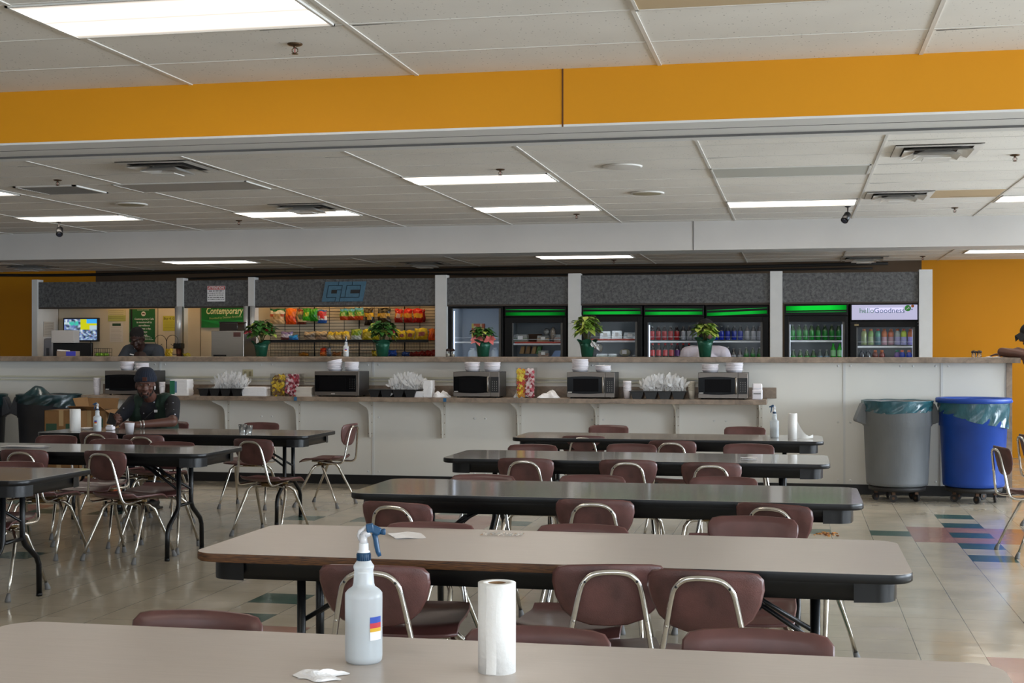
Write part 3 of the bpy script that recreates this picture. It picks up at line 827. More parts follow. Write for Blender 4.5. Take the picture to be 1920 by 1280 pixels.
for A_, B_ in (((800,215),(780,335)),((1280,215),(1262,340)),((440,340),(925,340)),((440,340),(355,742)),((355,742),(695,742)),((695,742),(655,880)),((925,340),(815,880)),((740,493),(890,493)),
               ((1080,340),(1570,340)),((1570,340),(1500,742)),((1500,742),(850,742)),((1080,340),(1010,742))): seg(*ec(*A_), *ec(*B_))
ln.build('line_pattern', mat('emblem_line', '#12222e', .8), t)
q = MB()
for pts in (((540,490),(740,490),(725,612),(525,612)), ((1215,490),(1540,490),(1518,612),(1195,612))):
    q.prism([(ec(*p)[0]*W_ + ec(*p)[1]*SHR, ec(*p)[1]*H_) for p in pts][::-1], 'y', -.0175, -.0155)
q.build('recess', mat('emblem_recess', '#2a2827', .8), t)
# attention notice
c = P(405.5, 550.5, FY)
t = thing('notice_sign', 'white attention notice with a red band on the grey header', 'sign', (c.x, FY - .001, c.z))
MB().b2(-.122, .122, -.003, 0, -.10, .10).build('sheet', PAPER, t)
MB().b2(-.118, .118, -.004, -.003, .052, .096).build('red_band', pl('#b8403c', .6), t)
text('lettering', 'ATTENTION', .038, PAPER, t, (0, -.0045, .074), bold=.001)
for i, (x0_, x1_, z, h_) in enumerate(((-.10, .10, .036, .013), (-.115, .115, .008, .010), (-.10, .10, -.018, .010), (-.115, .115, -.048, .011), (-.11, .11, -.072, .009))):
    scribble('printed_line', t, x0_, x1_, z, h_, -.0033, mat('notice_ink', '#5a5654' if i else '#3a3634', .7), i)
# ---- menu area things on the back wall
def sheet(name, label, cat, px0, py0, px1, py1, m, Y=BYK, off=.004, parts=None, group=None):
    a = P(px0, (py0+py1)/2, Y); b_ = P(px1, (py0+py1)/2, Y)
    cx = (a.x+b_.x)/2; z1 = ZA(py0, cx, Y); z0 = ZA(py1, cx, Y)
    t = thing(name, label, cat, (cx, Y - off, (z0+z1)/2), 0, group)
    w, h = abs(b_.x-a.x), z1-z0
    MB().b2(-w/2, w/2, -.003, 0, -h/2, h/2).build('sheet', m, t)
    return t, w, h
GRN = mat('poster_green', '#12592c', .6); YLW = mat('yellow_paper', '#b8b03c', .8)
t, w, h = sheet('poster', 'dark green surveillance poster with white text behind the stooping man', 'poster', 243, 579, 291, 641, GRN)
MB().b2(-w/2+.018, -w/2+.045, -.004, -.003, -h/2, h/2).build('stripe', mat('poster_stripe', '#08110b', .7), t)
for i, (tx, s_) in enumerate((('Contemporary Cafe', .034), ('is monitored by', .034), ('surveillance', .034), ('cameras a day,', .034), ('7 days', .034), ('a week.', .034))):
    text('lettering', tx, s_, PAPER, t, (.03, -.0035, h/2 - .135 - i*.043), bold=.0004)
scribble('printed_line', t, -.07, .1, h/2 - .014, .006, -.0033, PAPER, 3)
for i in range(3): scribble('printed_line', t, .04, .12 + .02*i, -h/2 + .075 - .022*i, .008, -.0033, PAPER, 5 + i)
q = MB(); q.lathe([(.001, 0), (.032, 0)], cap=False, seg=20)
for v in q.bm.verts: v.co = Vector((v.co.x, 0, v.co.y))
q.build('badge', mat('badge_white', '#d8d2cc', .7), t, (.02, -.0045, h/2 - .065))
MB().box((.02, -.006, h/2 - .063), (.034, .002, .018), rx=0).box((.038, -.006, h/2 - .068), (.014, .002, .010)).build('badge_camera', pl('#5a2f28', .7), t)
t, w, h = sheet('paper_notice', 'pale green half-size notice above the white permit on the menu wall', 'paper', 203, 580, 236, 602, mat('pale_green_paper', '#a9ab5e', .8))
MB().b2(-w/2, w/2, -.0038, -.003, 0, h/2).build('upper_half', mat('cream_paper', '#c5bb90', .8), t)
q = MB()
for i in range(5): q.b2(-w/2+.02, w/2-.03, -.0045, -.0038, h/2-.02-i*.025, h/2-.017-i*.025)
q.build('printed_lines', mat('faded_ink', '#6f6a48', .8), t)
t, w, h = sheet('paper_notice', 'white permit sheet with a dark green heading on the menu wall', 'paper', 206, 604, 231, 641, mat('cream_white_paper', '#cbc4ba', .8))
MB().b2(-w/2+.04, w/2-.03, -.004, -.003, h/2-.05, h/2-.015).build('heading', mat('heading_green', '#20402c', .8), t)
q = MB()
for i in range(11): q.b2(-w/2+.02, w/2-.02-.01*(i % 3), -.004, -.003, h/2-.075-i*.017, h/2-.073-i*.017)
q.build('printed_lines', mat('grey_ink', '#77716b', .8), t)
t, w, h = sheet('paper_notice', 'bright yellow handwritten paper beside the steel cup dispenser', 'paper', 306, 592, 334, 620, YLW)
text('lettering', 'Buy 4, G', .045, BLACKT, t, (-.02, -.0035, h/2-.035), shear=.2)
q = MB()
for i in range(4): q.b2(-w/2+.015, w/2-.02, -.004, -.003, h/2-.085-i*.025, h/2-.082-i*.025)
q.build('written_lines', mat('brown_ink', '#5f5a1e', .8), t)
x = fx(72) + .004
t = thing('paper_notice', 'faded price list on the left inner wall of the kiosk', 'paper', (x, FY + .25, 1.72))
MB().b2(0, .003, -.13, .13, -.10, .10).build('sheet', mat('faded_list', '#b8b1a6', .8), t)
q = MB()
for i in range(8): q.b2(.003, .004, -.11, .10, .075-i*.021, .079-i*.021)
q.build('printed_lines', mat('grey_ink', '#77716b', .8), t)
t = thing('soap_dispenser', 'tall grey dispenser on the left inner wall of the kiosk', 'dispenser', (fx(80), FY + .22, 1.30))
MB().b2(-.07, .07, -.09, .09, 0, .30, bev=.03).build('body', mat('dispenser_grey', '#7b7b82', .4), t)
MB().b2(-.02, .02, -.1, -.088, .07, .17, bev=.004).build('window', mat('dispenser_window', '#3f4046', .2), t)

from mathutils import noise as mnoise
# surveillance screen
a = P(125, 618, BYK); b_ = P(190, 618, BYK); cx = (a.x+b_.x)/2; cz = ZA(618, cx, BYK); W_ = b_.x-a.x; H_ = W_*.62
t = thing('television', 'small black wall monitor showing four bright surveillance pictures', 'monitor', (cx, BYK - .09, cz))
MB().b2(-W_/2, W_/2, 0, .05, -H_/2, H_/2, bev=.005).build('case', BLACKP, t)
sc_ = MB().b2(-W_/2+.015, W_/2-.015, -.002, 0, -H_/2+.02, H_/2-.015).build('screen', emi('screen_blue', '#4a5c8a', 1.1), t)
q = MB(); ix, iz = W_/2-.017, H_/2-.018
rnd = random.Random(11)
cols = ['#dfe8f0', '#8fa6c8', '#31415f', '#6f7fb8', '#bfd8e0', '#5c6a70', '#a06a78', '#2f6a8a']
MS = [emi('screen_' + c_.lstrip('#'), c_, .8) for c_ in cols] + [emi('screen_yellow', '#d8d81e', .8), emi('screen_azure', '#3a9ad8', 1.2), emi('screen_teal', '#3fae9a', 1.1)]
for ii in range(32):
    for jj in range(20):
        i, j = ii/2, jj/2; x0 = -ix + ii*ix/16; z_ = -iz + jj*iz/10
        nv = mnoise.noise(Vector((ii*.33, jj*.42, 3.1)))*.5 + .5 + rnd.uniform(-.06, .06); lv = [2, 5, 3, 1, 4, 0][max(0, min(5, int((nv-.22)*10)))]
        if i >= 8 and j >= 5: mi = 9 if (j >= 8 and i >= 11) else (4 if i > 12 and j < 7 else 8)
        elif j >= 5: mi = 10 if (7 <= j < 9 and 2 < i < 7 and rnd.random() < .8) else lv
        else: mi = lv if rnd.random() < .9 else rnd.choice([6, 7, 3])
        q.quad([(x0, -.0026, z_), (x0+ix/16, -.0026, z_), (x0+ix/16, -.0026, z_+iz/10), (x0, -.0026, z_+iz/10)], mi)
q.build('camera_pictures', MS, sc_)
MB().b2(-.03, .03, .05, .088, -.08, .08).build('bracket', BLACKP, t)
MB().tube([(-.12, .03, -H_/2), (-.12, .05, -H_/2-.14)], .004).tube([(.13, .03, -H_/2), (.13, .05, -H_/2-.14)], .004).build('cable', BLACKP, t)
CZ = 1.371
# till monitor back and boxes on/behind the counter
BC = 15.5; BCZ = 1.05
struct(MB().b2(fx(72)+.01, fx(817), 15.95, FY - .04, .0, BCZ).build('trim_21', KB))   # back counter
t = thing('till_monitor', 'black flat till monitor seen from behind at the left of the counter', 'monitor', (XY(137, 15.4), 15.4, CZ - .30))
MB().b2(-.26, .26, -.02, .02, .16, .46, bev=.008).build('screen_back', BLACKP, t)
MB().box((0, .04, .09), (.08, .03, .16)).box((0, .03, .008), (.24, .18, .016)).build('stand', BLACKP, t)
MB().b2(-.20, .05, -.0215, -.02, .20, .38).build('back_plate', mat('dull_black', '#1c1a1d', .6), t)
struct(MB().b2(XL + 3, 2.0, 14.95, 15.62, CZ - .33, CZ - .301).build('trim_22', COUNTER))   # lower work ledge behind the bar
tag(MB().b2(0, .30, 0, .14, 0, .155, bev=.006).build('storage_box', mat('white_carton', '#c2bdb9', .6), None, (XY(96, 15.33), 15.33, CZ + .16 - .001)), 'white box on top of the black till monitor', 'box')
t = thing('snack_carton', 'small tan and blue display carton on the bar counter at the left', 'box', (XY(128, 14.6), 14.6, CZ))
MB().b2(-.12, .12, -.05, .05, 0, .06, bev=.003).build('carton', pl('#8a7868', .6), t)
MB().b2(.0, .121, -.0515, -.05, .005, .058).build('blue_print', pl('#3b3fae', .5), t)
MB().box((-.06, 0, .066), (.12, .08, .012), ry=.1).build('paper', PAPER, t)
# fruit basket
t = thing('wire_basket', 'black wire basket holding green apples behind the counter', 'basket', (XY(193, 15.3), 15.3, CZ - .30 + .001))
q = MB(); 
for z in (.30, .345, .39): q.tube([(-.085, -.06, z), (.085, -.06, z), (.085, .06, z), (-.085, .06, z)], .003, cyclic=True, seg=5)
for i in range(7):
    for y in (-.06, .06): q.tube([(-.085+i*.0283, y, .28), (-.085+i*.0283, y, .39)], .002, seg=4)
for sx in (-.08, .08):
    for sy in (-.055, .055): q.tube([(sx, sy, 0), (sx, sy, .3)], .004, seg=5)
q.b2(-.085, .085, -.06, .06, .278, .284)
q.build('frame', BLACKM, t)
for i, (dx, dy) in enumerate(((-.055, -.025), (0, -.028), (.055, -.025), (-.03, .028), (.03, .03))):
    tag(MB().lathe([(.002, -.024), (.016, -.028), (.031, -.01), (.032, .008), (.02, .026), (.004, .021)], seg=14).build('apple', mat('green_apple', '#6f9a1e', .35), None, (XY(193, 15.3)+dx, 15.3+dy, CZ - .30 + .284 + .029)), 'green apple in the black wire basket, %s' % ['front left', 'front middle', 'front right', 'back left', 'back right'][i], 'apple', 'green apples in the basket')
# scroll rack with snack packs
t = thing('scroll_rack', 'black wire display rack with curled top behind the counter', 'rack', (XY(312, 15.75), 15.75, BCZ + .0))
q = MB(); q.tube([(0, 0, 0), (0, 0, .52)], .005)
for sx in (-1, 1):
    q.tube([(sx*(.09 + r*math.cos(a)), 0, .50 + r*math.sin(a)) for a, r in [(PI + PI*1.75*k/16 * (-1), .09 - .045*k/16) for k in range(17)]], .0035, seg=5)
    q.tube([(sx*.15, 0, 0), (sx*.15, 0, .34)], .004, seg=5)
for z in (.34, .27): q.tube([(-.17, 0, z), (.17, 0, z)], .004, seg=5)
q.build('frame', BLACKM, t)

# ---- bags
def bag(w, h, d, cols, label, loc, rz=0., rx=0., group='snack bags', cat='snack bag', seed=0, name='snack_bag', blob=None):
    """sealed pillow bag; cols: list of (fraction from the top, colour)"""
    r = random.Random(seed); b_ = MB(); mats = [pl(c_, .28) for _, c_ in cols]
    cuts = []; acc = 0
    for f_, _ in cols: acc += f_; cuts.append(acc)
    ph = [r.uniform(0, 6) for _ in range(4)]
    def mi(u, v):
        for k_, c_ in enumerate(cuts):
            if (1 - v) < c_ + .015 * math.sin(u*9+ph[0]): 
                if blob and .25 < u < .75 and .3 < v < .62: return len(cols)
                return k_
        return len(cols) - 1
    def sh(sgn):
        def fn(u, v):
            x = (u-.5)*w*(1 - .06*math.sin(v*PI)); z = (v)*h
            th = d/2*(1-abs(2*v-1)**3)*(1-abs(2*u-1)**2.5)
            th += (.007*math.sin(u*17+ph[1]+v*6)*math.sin(v*13+ph[2]) + .005*math.sin(u*31+v*23+ph[0]))*(1 if 0 < u < 1 and 0 < v < 1 else 0)
            return (x + .006*math.sin(v*7+ph[3]), sgn*th, z + .006*math.sin(u*8+ph[2])*v)
        return fn
    b_.grid(sh(-1), 14, 18, mi); b_.grid(sh(1), 8, 10, mi)
    if blob: mats.append(pl(blob, .4))
    o = b_.build(name, mats, None, loc, rot=(rx, 0, rz))
    return tag(o, label, cat, group)
GY = BYK - .05
# wire grid wall
gx0, gx1 = XY(507, GY), XY(816, GY); gz1 = ZA(573, gx0, GY); gz0 = 1.0
t = thing('wire_grid', 'black wire gridwall panel holding the snack bags', 'display rack', ((gx0+gx1)/2, GY, gz0))
w = (gx1-gx0)/2
q = MB(); n = 27
for i in range(n): q.tube([(-w, 0, .02 + i*(gz1-gz0-.02)/(n-1)), (w, 0, .02 + i*(gz1-gz0-.02)/(n-1))], .0028, 0, 4)
for i in range(12):
    x = -w + 2*w*i/11; q.tube([(x, -.003, 0), (x, -.003, gz1-gz0)], .008 if i in (3, 6, 9) else .0035, 0, 4)
q.build('wires', BLACKM, t)
q = MB(); SHZ = ZA(637, -5.5, GY - .15) - gz0
q.b2(-w, w, -.32, -.02, SHZ - .012, SHZ - .006); q.b2(-w, w, -.325, -.32, SHZ - .035, SHZ + .002)
q.build('shelf_basket', BLACKM, t)
q = MB()
for i in range(60): q.tube([(-w + 2*w*i/59, -.325, SHZ-.115), (-w + 2*w*i/59, -.325, SHZ-.03)], .0015, 0, 4)
q.build('shelf_skirt', BLACKM, t)
SH2 = ZA(668, -5.5, GY - .15) - gz0
q = MB(); q.b2(-w, w, -.30, -.02, SH2 - .012, SH2 - .004)
for i in range(50): q.tube([(-w + 2*w*i/49, -.30, SH2), (-w + 2*w*i/49, -.30, SH2+.075)], .0016, 0, 4)
for z in (.03, .055, .078): q.tube([(-w, -.30, SH2+z), (w, -.30, SH2+z)], .002, 0, 4)
q.build('lower_basket', BLACKM, t)
def hang(px0, px1, py0, py1, cols, label, k, blob=None, Y=None):
    Y = Y or GY - .10
    a, b_ = P(px0, py1, Y), P(px1, py1, Y); z0 = a.z; z1 = ZA(py0, a.x, Y)
    return bag(abs(b_.x-a.x), z1-z0, .07, cols, label, ((a.x+b_.x)/2, Y, z0), seed=k, blob=blob)
top = [
 (506, 534, 579, 607.5, [(.16, '#1f6b35'), (.2, '#d8cfb0'), (.16, '#c0532a'), (.48, '#cfa877')], 'white and tan snack bag with green top, leftmost on the top row', '#b89058'),
 (535.5, 555.5, 578, 608, [(.5, '#ef7410'), (.5, '#d4480c')], 'bright orange snack bag on the top row', None),
 (556.5, 574, 580, 608, [(.16, '#8a3a20'), (.3, '#b08a55'), (.4, '#d8b47c'), (.14, '#6a2a1c')], 'tan and brown snack bag partly behind the green one', '#5f6a3a'),
 (568, 583, 578, 601, [(.2, '#2f8c16'), (.8, '#3fa81a')], 'left of the two bright green snack bags', '#c8c830'),
 (581, 595.5, 579, 602, [(.5, '#3c9c1c'), (.5, '#1f7a14')], 'right of the two bright green snack bags', None),
 (595.5, 613, 581, 605.5, [(.15, '#2e5f9c'), (.35, '#c83a3c'), (.3, '#d8cfd0'), (.2, '#2c5ca8')], 'red white and blue candy bag on the top row', '#d8322f'),
 (637, 652, 579, 600, [(.22, '#4fa0bc'), (.3, '#58a83a'), (.18, '#7fae2a'), (.3, '#c0451c')], 'leftmost of the three blue green gummy bags', '#b8c860'),
 (651.5, 666, 579, 600, [(.22, '#58a8c0'), (.3, '#4f9c3a'), (.18, '#86b02c'), (.3, '#b83c1a')], 'middle of the three blue green gummy bags', '#c8c860'),
 (665.5, 682, 577, 600, [(.22, '#4f9cc0'), (.3, '#3f983a'), (.18, '#7fa82c'), (.3, '#c84a20')], 'rightmost of the three blue green gummy bags', '#b8c050'),
 (683.5, 701, 578, 610, [(.3, '#3a2c16'), (.22, '#d8aa20'), (.48, '#241a10')], 'black bag with yellow band, left one of two', '#c0942c'),
 (708, 732, 578, 605, [(.35, '#2a2414'), (.22, '#dcae1c'), (.43, '#3a2a14')], 'black bag with yellow band, right one above the plant', '#b89038'),
 (740, 755, 579, 604.5, [(.36, '#cc1814'), (.3, '#e09018'), (.34, '#8c1210')], 'leftmost of the three red candy bags', '#d8b0a0'),
 (756.5, 773, 578.5, 604.5, [(.36, '#d81c16'), (.3, '#e8981c'), (.34, '#981412')], 'middle of the three red candy bags', '#e0a020'),
 (774.5, 793, 578.5, 604.5, [(.36, '#d41a14'), (.3, '#e4a01c'), (.34, '#a01412')], 'rightmost of the three red candy bags', '#dca820'),
 (793, 797.5, 580, 604, [(.5, '#b01410'), (.5, '#8c100e')], 'narrow red bag edge right of the three red candy bags', None)]
for k, (a, b_, c_, d_, cl, l, bl) in enumerate(top): hang(a, b_, c_, d_, cl, l, k, bl, Y=GY - (.08 if k in (3, 4) else .05))
row2 = [
 (526, 549, 622, 637.5, [(.3, '#7a6a9c'), (.4, '#c8b8c0'), (.3, '#6f3c3c')], 'purple and white bag on the shelf at the left'), (540, 559, 628, 638, [(.5, '#1f90c8'), (.5, '#2a70b0')], 'bright blue bag on the shelf at the left'),
 (570, 592, 622, 637.5, [(.4, '#b8a080'), (.3, '#5a4838'), (.3, '#a89078')], 'left of the two tan and black bags on the shelf'), (591, 613, 621, 637.5, [(.4, '#c8ab80'), (.3, '#6a5440'), (.3, '#9c8068')], 'right of the two tan and black bags on the shelf'),
 (614, 627.5, 622, 637.5, [(.4, '#e0b81e'), (.6, '#d8c088')], 'leftmost of the three yellow and cream bags'), (627.5, 641, 622, 637.5, [(.4, '#e0bc20'), (.6, '#dcb878')], 'middle of the three yellow and cream bags'), (641, 656, 621, 637.5, [(.4, '#e4c022'), (.6, '#d0a860')], 'rightmost of the three yellow and cream bags, behind the spray bottle'),
 (658, 678, 617, 637.5, [(.6, '#7c9420'), (.4, '#b8b8ac')], 'olive green and white bag on the shelf'), (679, 698, 617, 637.5, [(.3, '#d8c41e'), (.7, '#a8941e')], 'yellow green bag left of the middle plant'),
 (697, 712, 615, 637.5, [(.4, '#c8c020'), (.6, '#a89c1c')], 'yellow green bag behind the middle plant'),
 (734, 750, 617, 637.5, [(.3, '#c8b81e'), (.7, '#a08820')], 'yellow bag right behind the middle plant'), (745, 761, 620, 637.5, [(.3, '#e0c020'), (.7, '#c8a41a')], 'left of the three plain yellow bags'),
 (761, 777.5, 619, 637.5, [(.3, '#dcb81c'), (.7, '#b8941a')], 'middle of the three plain yellow bags'), (778, 802, 615, 637.5, [(.3, '#e8cc28'), (.7, '#c4a01c')], 'largest and rightmost of the three plain yellow bags'),
 (803.5, 816.5, 616, 637.5, [(.5, '#e8701c'), (.5, '#d84c14')], 'orange bag at the right end of the snack shelf')]
for k, (a, b_, c_, d_, cl, l) in enumerate(row2):
    hang(a, b_, c_, d_, cl, l, 40 + k, '#8c3c30' if 10 < k < 14 else None, Y=GY - .20)
row3 = [(560, 579, 661, 667, [(1, '#b8741c')], 'flat orange pack in the lower basket'), (600, 613, 652, 667, [(.5, '#d8401c'), (.5, '#e87830')], 'red and orange pack in the lower basket'), (612, 621, 652, 667, [(1, '#8a8f98')], 'silver pack in the lower basket'),
        (623, 640, 660, 667, [(1, '#b06a30')], 'brown orange pack beside the counter spray bottle'), (697, 706, 657, 667, [(1, '#b8a020')], 'yellow pack left of the middle plant pot'), (727, 744, 656, 667, [(1, '#1f4ca8')], 'blue pack right of the middle plant pot'),
        (753, 768, 659, 667, [(1, '#24468c')], 'dark blue pack in the lower basket')] + [(768 + i*10, 779 + i*10, 660 - i, 667, [(1, ['#8a1a14', '#a0241a'][i % 2])], 'dark red pack in the lower basket, %s of five' % ordn(i, 5)) for i in range(5)]
for k, (a, b_, c_, d_, cl, l) in enumerate(row3): hang(a, b_, c_, d_, cl, l, 80 + k, Y=GY - .21)
for px, cl, l in ((297, '#b81c16', 'red snack pack on the rack behind the counter at the left'), (317, '#c8a41c', 'yellow snack pack right of the red one on the rack'), (350, '#a8941e', 'flat yellow pack beside the coffee machine')):
    a = P(px, 667, 15.7); bag(.10, .12 if px < 340 else .065, .05, [(.4, cl), (.6, cl)], l, (a.x, 15.7, 1.34), seed=px)
tag(MB().b2(XY(287, 15.7), XY(362, 15.7), 15.62, 15.78, BCZ, 1.338).build('display_shelf', BLACKM), 'black display stand under the snack packs behind the counter', 'stand')

# Contemporary banner
a = P(378, 592, BYK - .02); b_ = P(461, 592, BYK - .02); W_ = b_.x - a.x; z1 = ZA(571, a.x, BYK); z0 = ZA(614, a.x, BYK); H_ = z1 - z0
t = thing('banner', 'green cafe banner with cream lettering above the coffee machine', 'sign', ((a.x+b_.x)/2, BYK - .02, (z0+z1)/2))
q = MB(); q.b2(-W_/2, W_/2, -.01, 0, -H_/2, H_/2)
q.build('board', mat('banner_green', '#0b6a26', .45, noise=.35, scale=4), t)
q = MB()
for z_, th in ((.105, .010), (.085, .006), (-.045, .05)):
    q.prism([(-W_/2, z_), (0, z_ - .03), (W_/2, z_ - .005), (W_/2, z_ - .005 - th), (0, z_ - .03 - th), (-W_/2, z_ - th*.2)], 'y', -.0115, -.010)
q.build('swoosh', mat('banner_bright_green', '#128a3a', .45), t)
text('lettering', 'Contemporary', .125, mat('banner_cream', '#d8dcae', .5), t, (.01, -.013, .065), shear=.25, bold=.002, sx=.68)
text('lettering', 'Provided by Sheehan Brothers', .040, mat('banner_lime', '#a8b878', .5), t, (.03, -.013, -.02), sx=.92, rot=(PI/2, -.06, 0))
# coffee machine
a = P(396, 667, 15.95); b_ = P(457, 667, 15.95); W_ = b_.x - a.x; zt = ZA(620, a.x, 15.95)
t = thing('coffee_machine', 'stainless steel drinks machine under the green banner', 'machine', ((a.x+b_.x)/2, 16.15, BCZ + .001))
MB().b2(-W_/2, W_/2, -.2, .2, 0, zt - BCZ, bev=.006).build('cabinet', STEEL, t)
MB().b2(-W_/2 + .09, W_/2 - .10, -.16, .1, zt - BCZ, zt - BCZ + .10, bev=.006).build('hopper', mat('smoked_plastic', '#2a1f18', .15), t)
MB().b2(-W_/2 + .085, W_/2 - .09, -.165, .105, zt - BCZ + .10, zt - BCZ + .113).build('hopper_lid', BLACKP, t)
MB().b2(W_/2 - .135, W_/2 - .04, -.203, -.2, zt - BCZ - .075, zt - BCZ - .02).build('badge', mat('badge_brown', '#5a3430', .6), t)
MB().b2(-W_/2 + .03, -W_/2 + .20, -.204, -.2, .30, .335).build('slot', BLACKP, t)
# steel cup dispensers
for px, n_, l in ((335, 1, 'tall polished steel cup tube with brown cups left of the banner'), (466, 2, 'pair of tall polished steel cup tubes right of the coffee machine')):
    t = thing('cup_dispenser', l, 'cup dispenser', (XY(px, FY - .12), FY - .12, 0))
    for i in range(n_):
        dx = 0 if n_ == 1 else (-.035 + i*.085); r_ = .048 if n_ == 1 else .032
        MB().lathe([(r_, 1.52), (r_, 2.0), (r_-.004, 2.0)], (dx, 0, 0), seg=20).build('tube', mat('polished_steel', '#d8d5d0', .35, .55), t)
    MB().b2(-.055, .055, -.05, .06, 1.46, 1.53, bev=.01).build('collar', BLACKP, t)
    MB().lathe([(.024, 1.34), (.036, 1.46)], (0, 0, 0), seg=16).build('cups', mat('brown_cup', '#5e2a1c', .5), t)
    MB().b2(-.03, .03, .03, .08, 0, 2.0).build('post', BLACKM, t)

# ---- poinsettia pots
FOIL = mat('green_foil', '#0a4a38', .3, .3, bump=.5, bscale=30); LEAF = mat('leaf_green', '#2c5a1a', .55, noise=.3, scale=12); LEAF2 = mat('leaf_light_green', '#5c7f22', .55, noise=.35, scale=12)
def leaf(m, p, d, up, L, W, mi=0, fold=.2):
    p, d, up = Vector(p), Vector(d).normalized(), Vector(up)
    s_ = d.cross(up).normalized() if d.cross(up).length > 1e-4 else d.orthogonal().normalized(); n = s_.cross(d).normalized()
    prof = [(0, .02), (.2, .36), (.42, .5), (.6, .42), (.8, .2), (1, 0.01)]
    V = []
    for a, w in prof:
        c_ = p + d*(L*a) - Vector((0, 0, 1))*(L*.35*a*a)
        V.append([m.bm.verts.new(c_ - s_*W*w + n*W*w*fold), m.bm.verts.new(c_), m.bm.verts.new(c_ + s_*W*w + n*W*w*fold)])
    for A, B in zip(V, V[1:]):
        for i in (0, 1):
            f = m.bm.faces.new((A[i], A[i+1], B[i+1], B[i])); f.material_index = mi; f.smooth = True
def plant(px, Y, label, fol, h, w, flowers, seed, light=False, silver=False, tallpot=.155, lean=0.):
    r = random.Random(seed); x = XY(px, Y)
    t = thing('potted_poinsettia', label, 'potted plant', (x, Y, CZ), 0, 'poinsettias along the counter')
    q = MB(); q.lathe([(.056, 0), (.06, .004), (.075, tallpot*.7), (.088, tallpot), (.084, tallpot), (.07, tallpot*.8)], seg=24)
    def cuff(u, v):
        a = 2*PI*u; R = .086 + .022*v*(1 + .5*math.sin(5*a+seed)); return (R*math.cos(a), R*math.sin(a), tallpot - .01 + v*(.028 + .018*math.sin(3*a+seed)))
    q.grid(cuff, 30, 2, 0, closed_u=True); q.build('pot', FOIL, t)
    MB().lathe([(.078, tallpot*.86), (.001, tallpot*.9)], seg=16, cap=False).build('soil', mat('potting_soil', '#2b2118', .9), t)
    st = MB(); lf = MB(); cz = tallpot + h*.55
    for i in range(11):
        a = 2*PI*i/11 + r.uniform(-.3, .3); e_ = r.uniform(.1, 1.2); R = w*.5
        p2 = Vector((lean + R*math.cos(a)*math.cos(e_), R*.8*math.sin(a)*math.cos(e_), cz + h*.42*math.sin(e_))); p1 = Vector((p2.x*.35, p2.y*.35, tallpot + h*.3))
        st.tube([(0, 0, tallpot*.85), p1, p2], [.005, .004, .003], 0, 5)
    for i in range(fol*13):
        a = r.uniform(0, 2*PI); e_ = r.uniform(-.5, 1.35); k_ = r.uniform(.45, 1.)
        p0 = Vector((lean + w*.46*k_*math.cos(a)*math.cos(e_), w*.40*k_*math.sin(a)*math.cos(e_), cz + h*.45*k_*math.sin(e_)))
        dd = Vector((math.cos(a + r.uniform(-.7, .7)), math.sin(a + r.uniform(-.7, .7)), r.uniform(-.5, .35)))
        leaf(lf, p0, dd, (0, 0, 1), r.uniform(.06, .10), r.uniform(.055, .08), 1 if (light and r.random() < .4) or r.random() < .1 else 0)
    st.build('stems', mat('stem_green', '#4a4a22', .6), t)
    lf.build('leaves', [LEAF2 if light else LEAF, mat('leaf_pale', '#9aa84a', .55)], t)
    for (dx, dz, R, colr, nn) in flowers:
        fl = MB()
        for k_ in range(nn):
            a = 2*PI*k_/nn + r.random()*.5
            leaf(fl, (dx, -.05, dz), (math.cos(a), -.5, math.sin(a)*.55), (0, -1, .3), R, R*.75, 0, .1)
        fl.build('flower', mat('bract_' + colr.strip('#'), colr, .55, noise=.15, scale=20), t)
    if silver:
        q = MB(); q.grid(lambda u, v: (.05 + .09*u, -.085 - .01*math.sin(u*9+v*7), tallpot - .035 + .06*v - .05*u + .008*math.sin(u*23)*math.cos(v*17)), 10, 8)
        q.build('silver_foil', mat('silver_foil', '#c8ccd0', .2, .9, bump=.8, bscale=80), t)
    return t
RED = '#8c1426'
plant(490, 14.62, 'red poinsettia in green foil at the left, by the cup tubes', 11, .27, .32, [(-.13, .28, .055, RED, 2), (.12, .31, .06, RED, 2)], 3, tallpot=.145)
plant(717, 14.62, 'red poinsettia in green foil in front of the yellow snack bags', 11, .25, .26, [(.12, .28, .06, RED, 2)], 5, light=False)
plant(906, 14.62, 'pink poinsettia in green foil in front of the first cooler', 6, .17, .22, [(-.05, .20, .085, '#c8706c', 5), (.09, .20, .08, '#cc6a68', 4)], 8)
plant(1101, 14.62, 'tall leafy green poinsettia with silver foil at a white post', 10, .29, .30, [], 12, light=True, silver=True)
plant(1322, 14.62, 'leafy poinsettia in a tall green pot hiding a person', 8, .19, .20, [], 15, light=True, tallpot=.175)
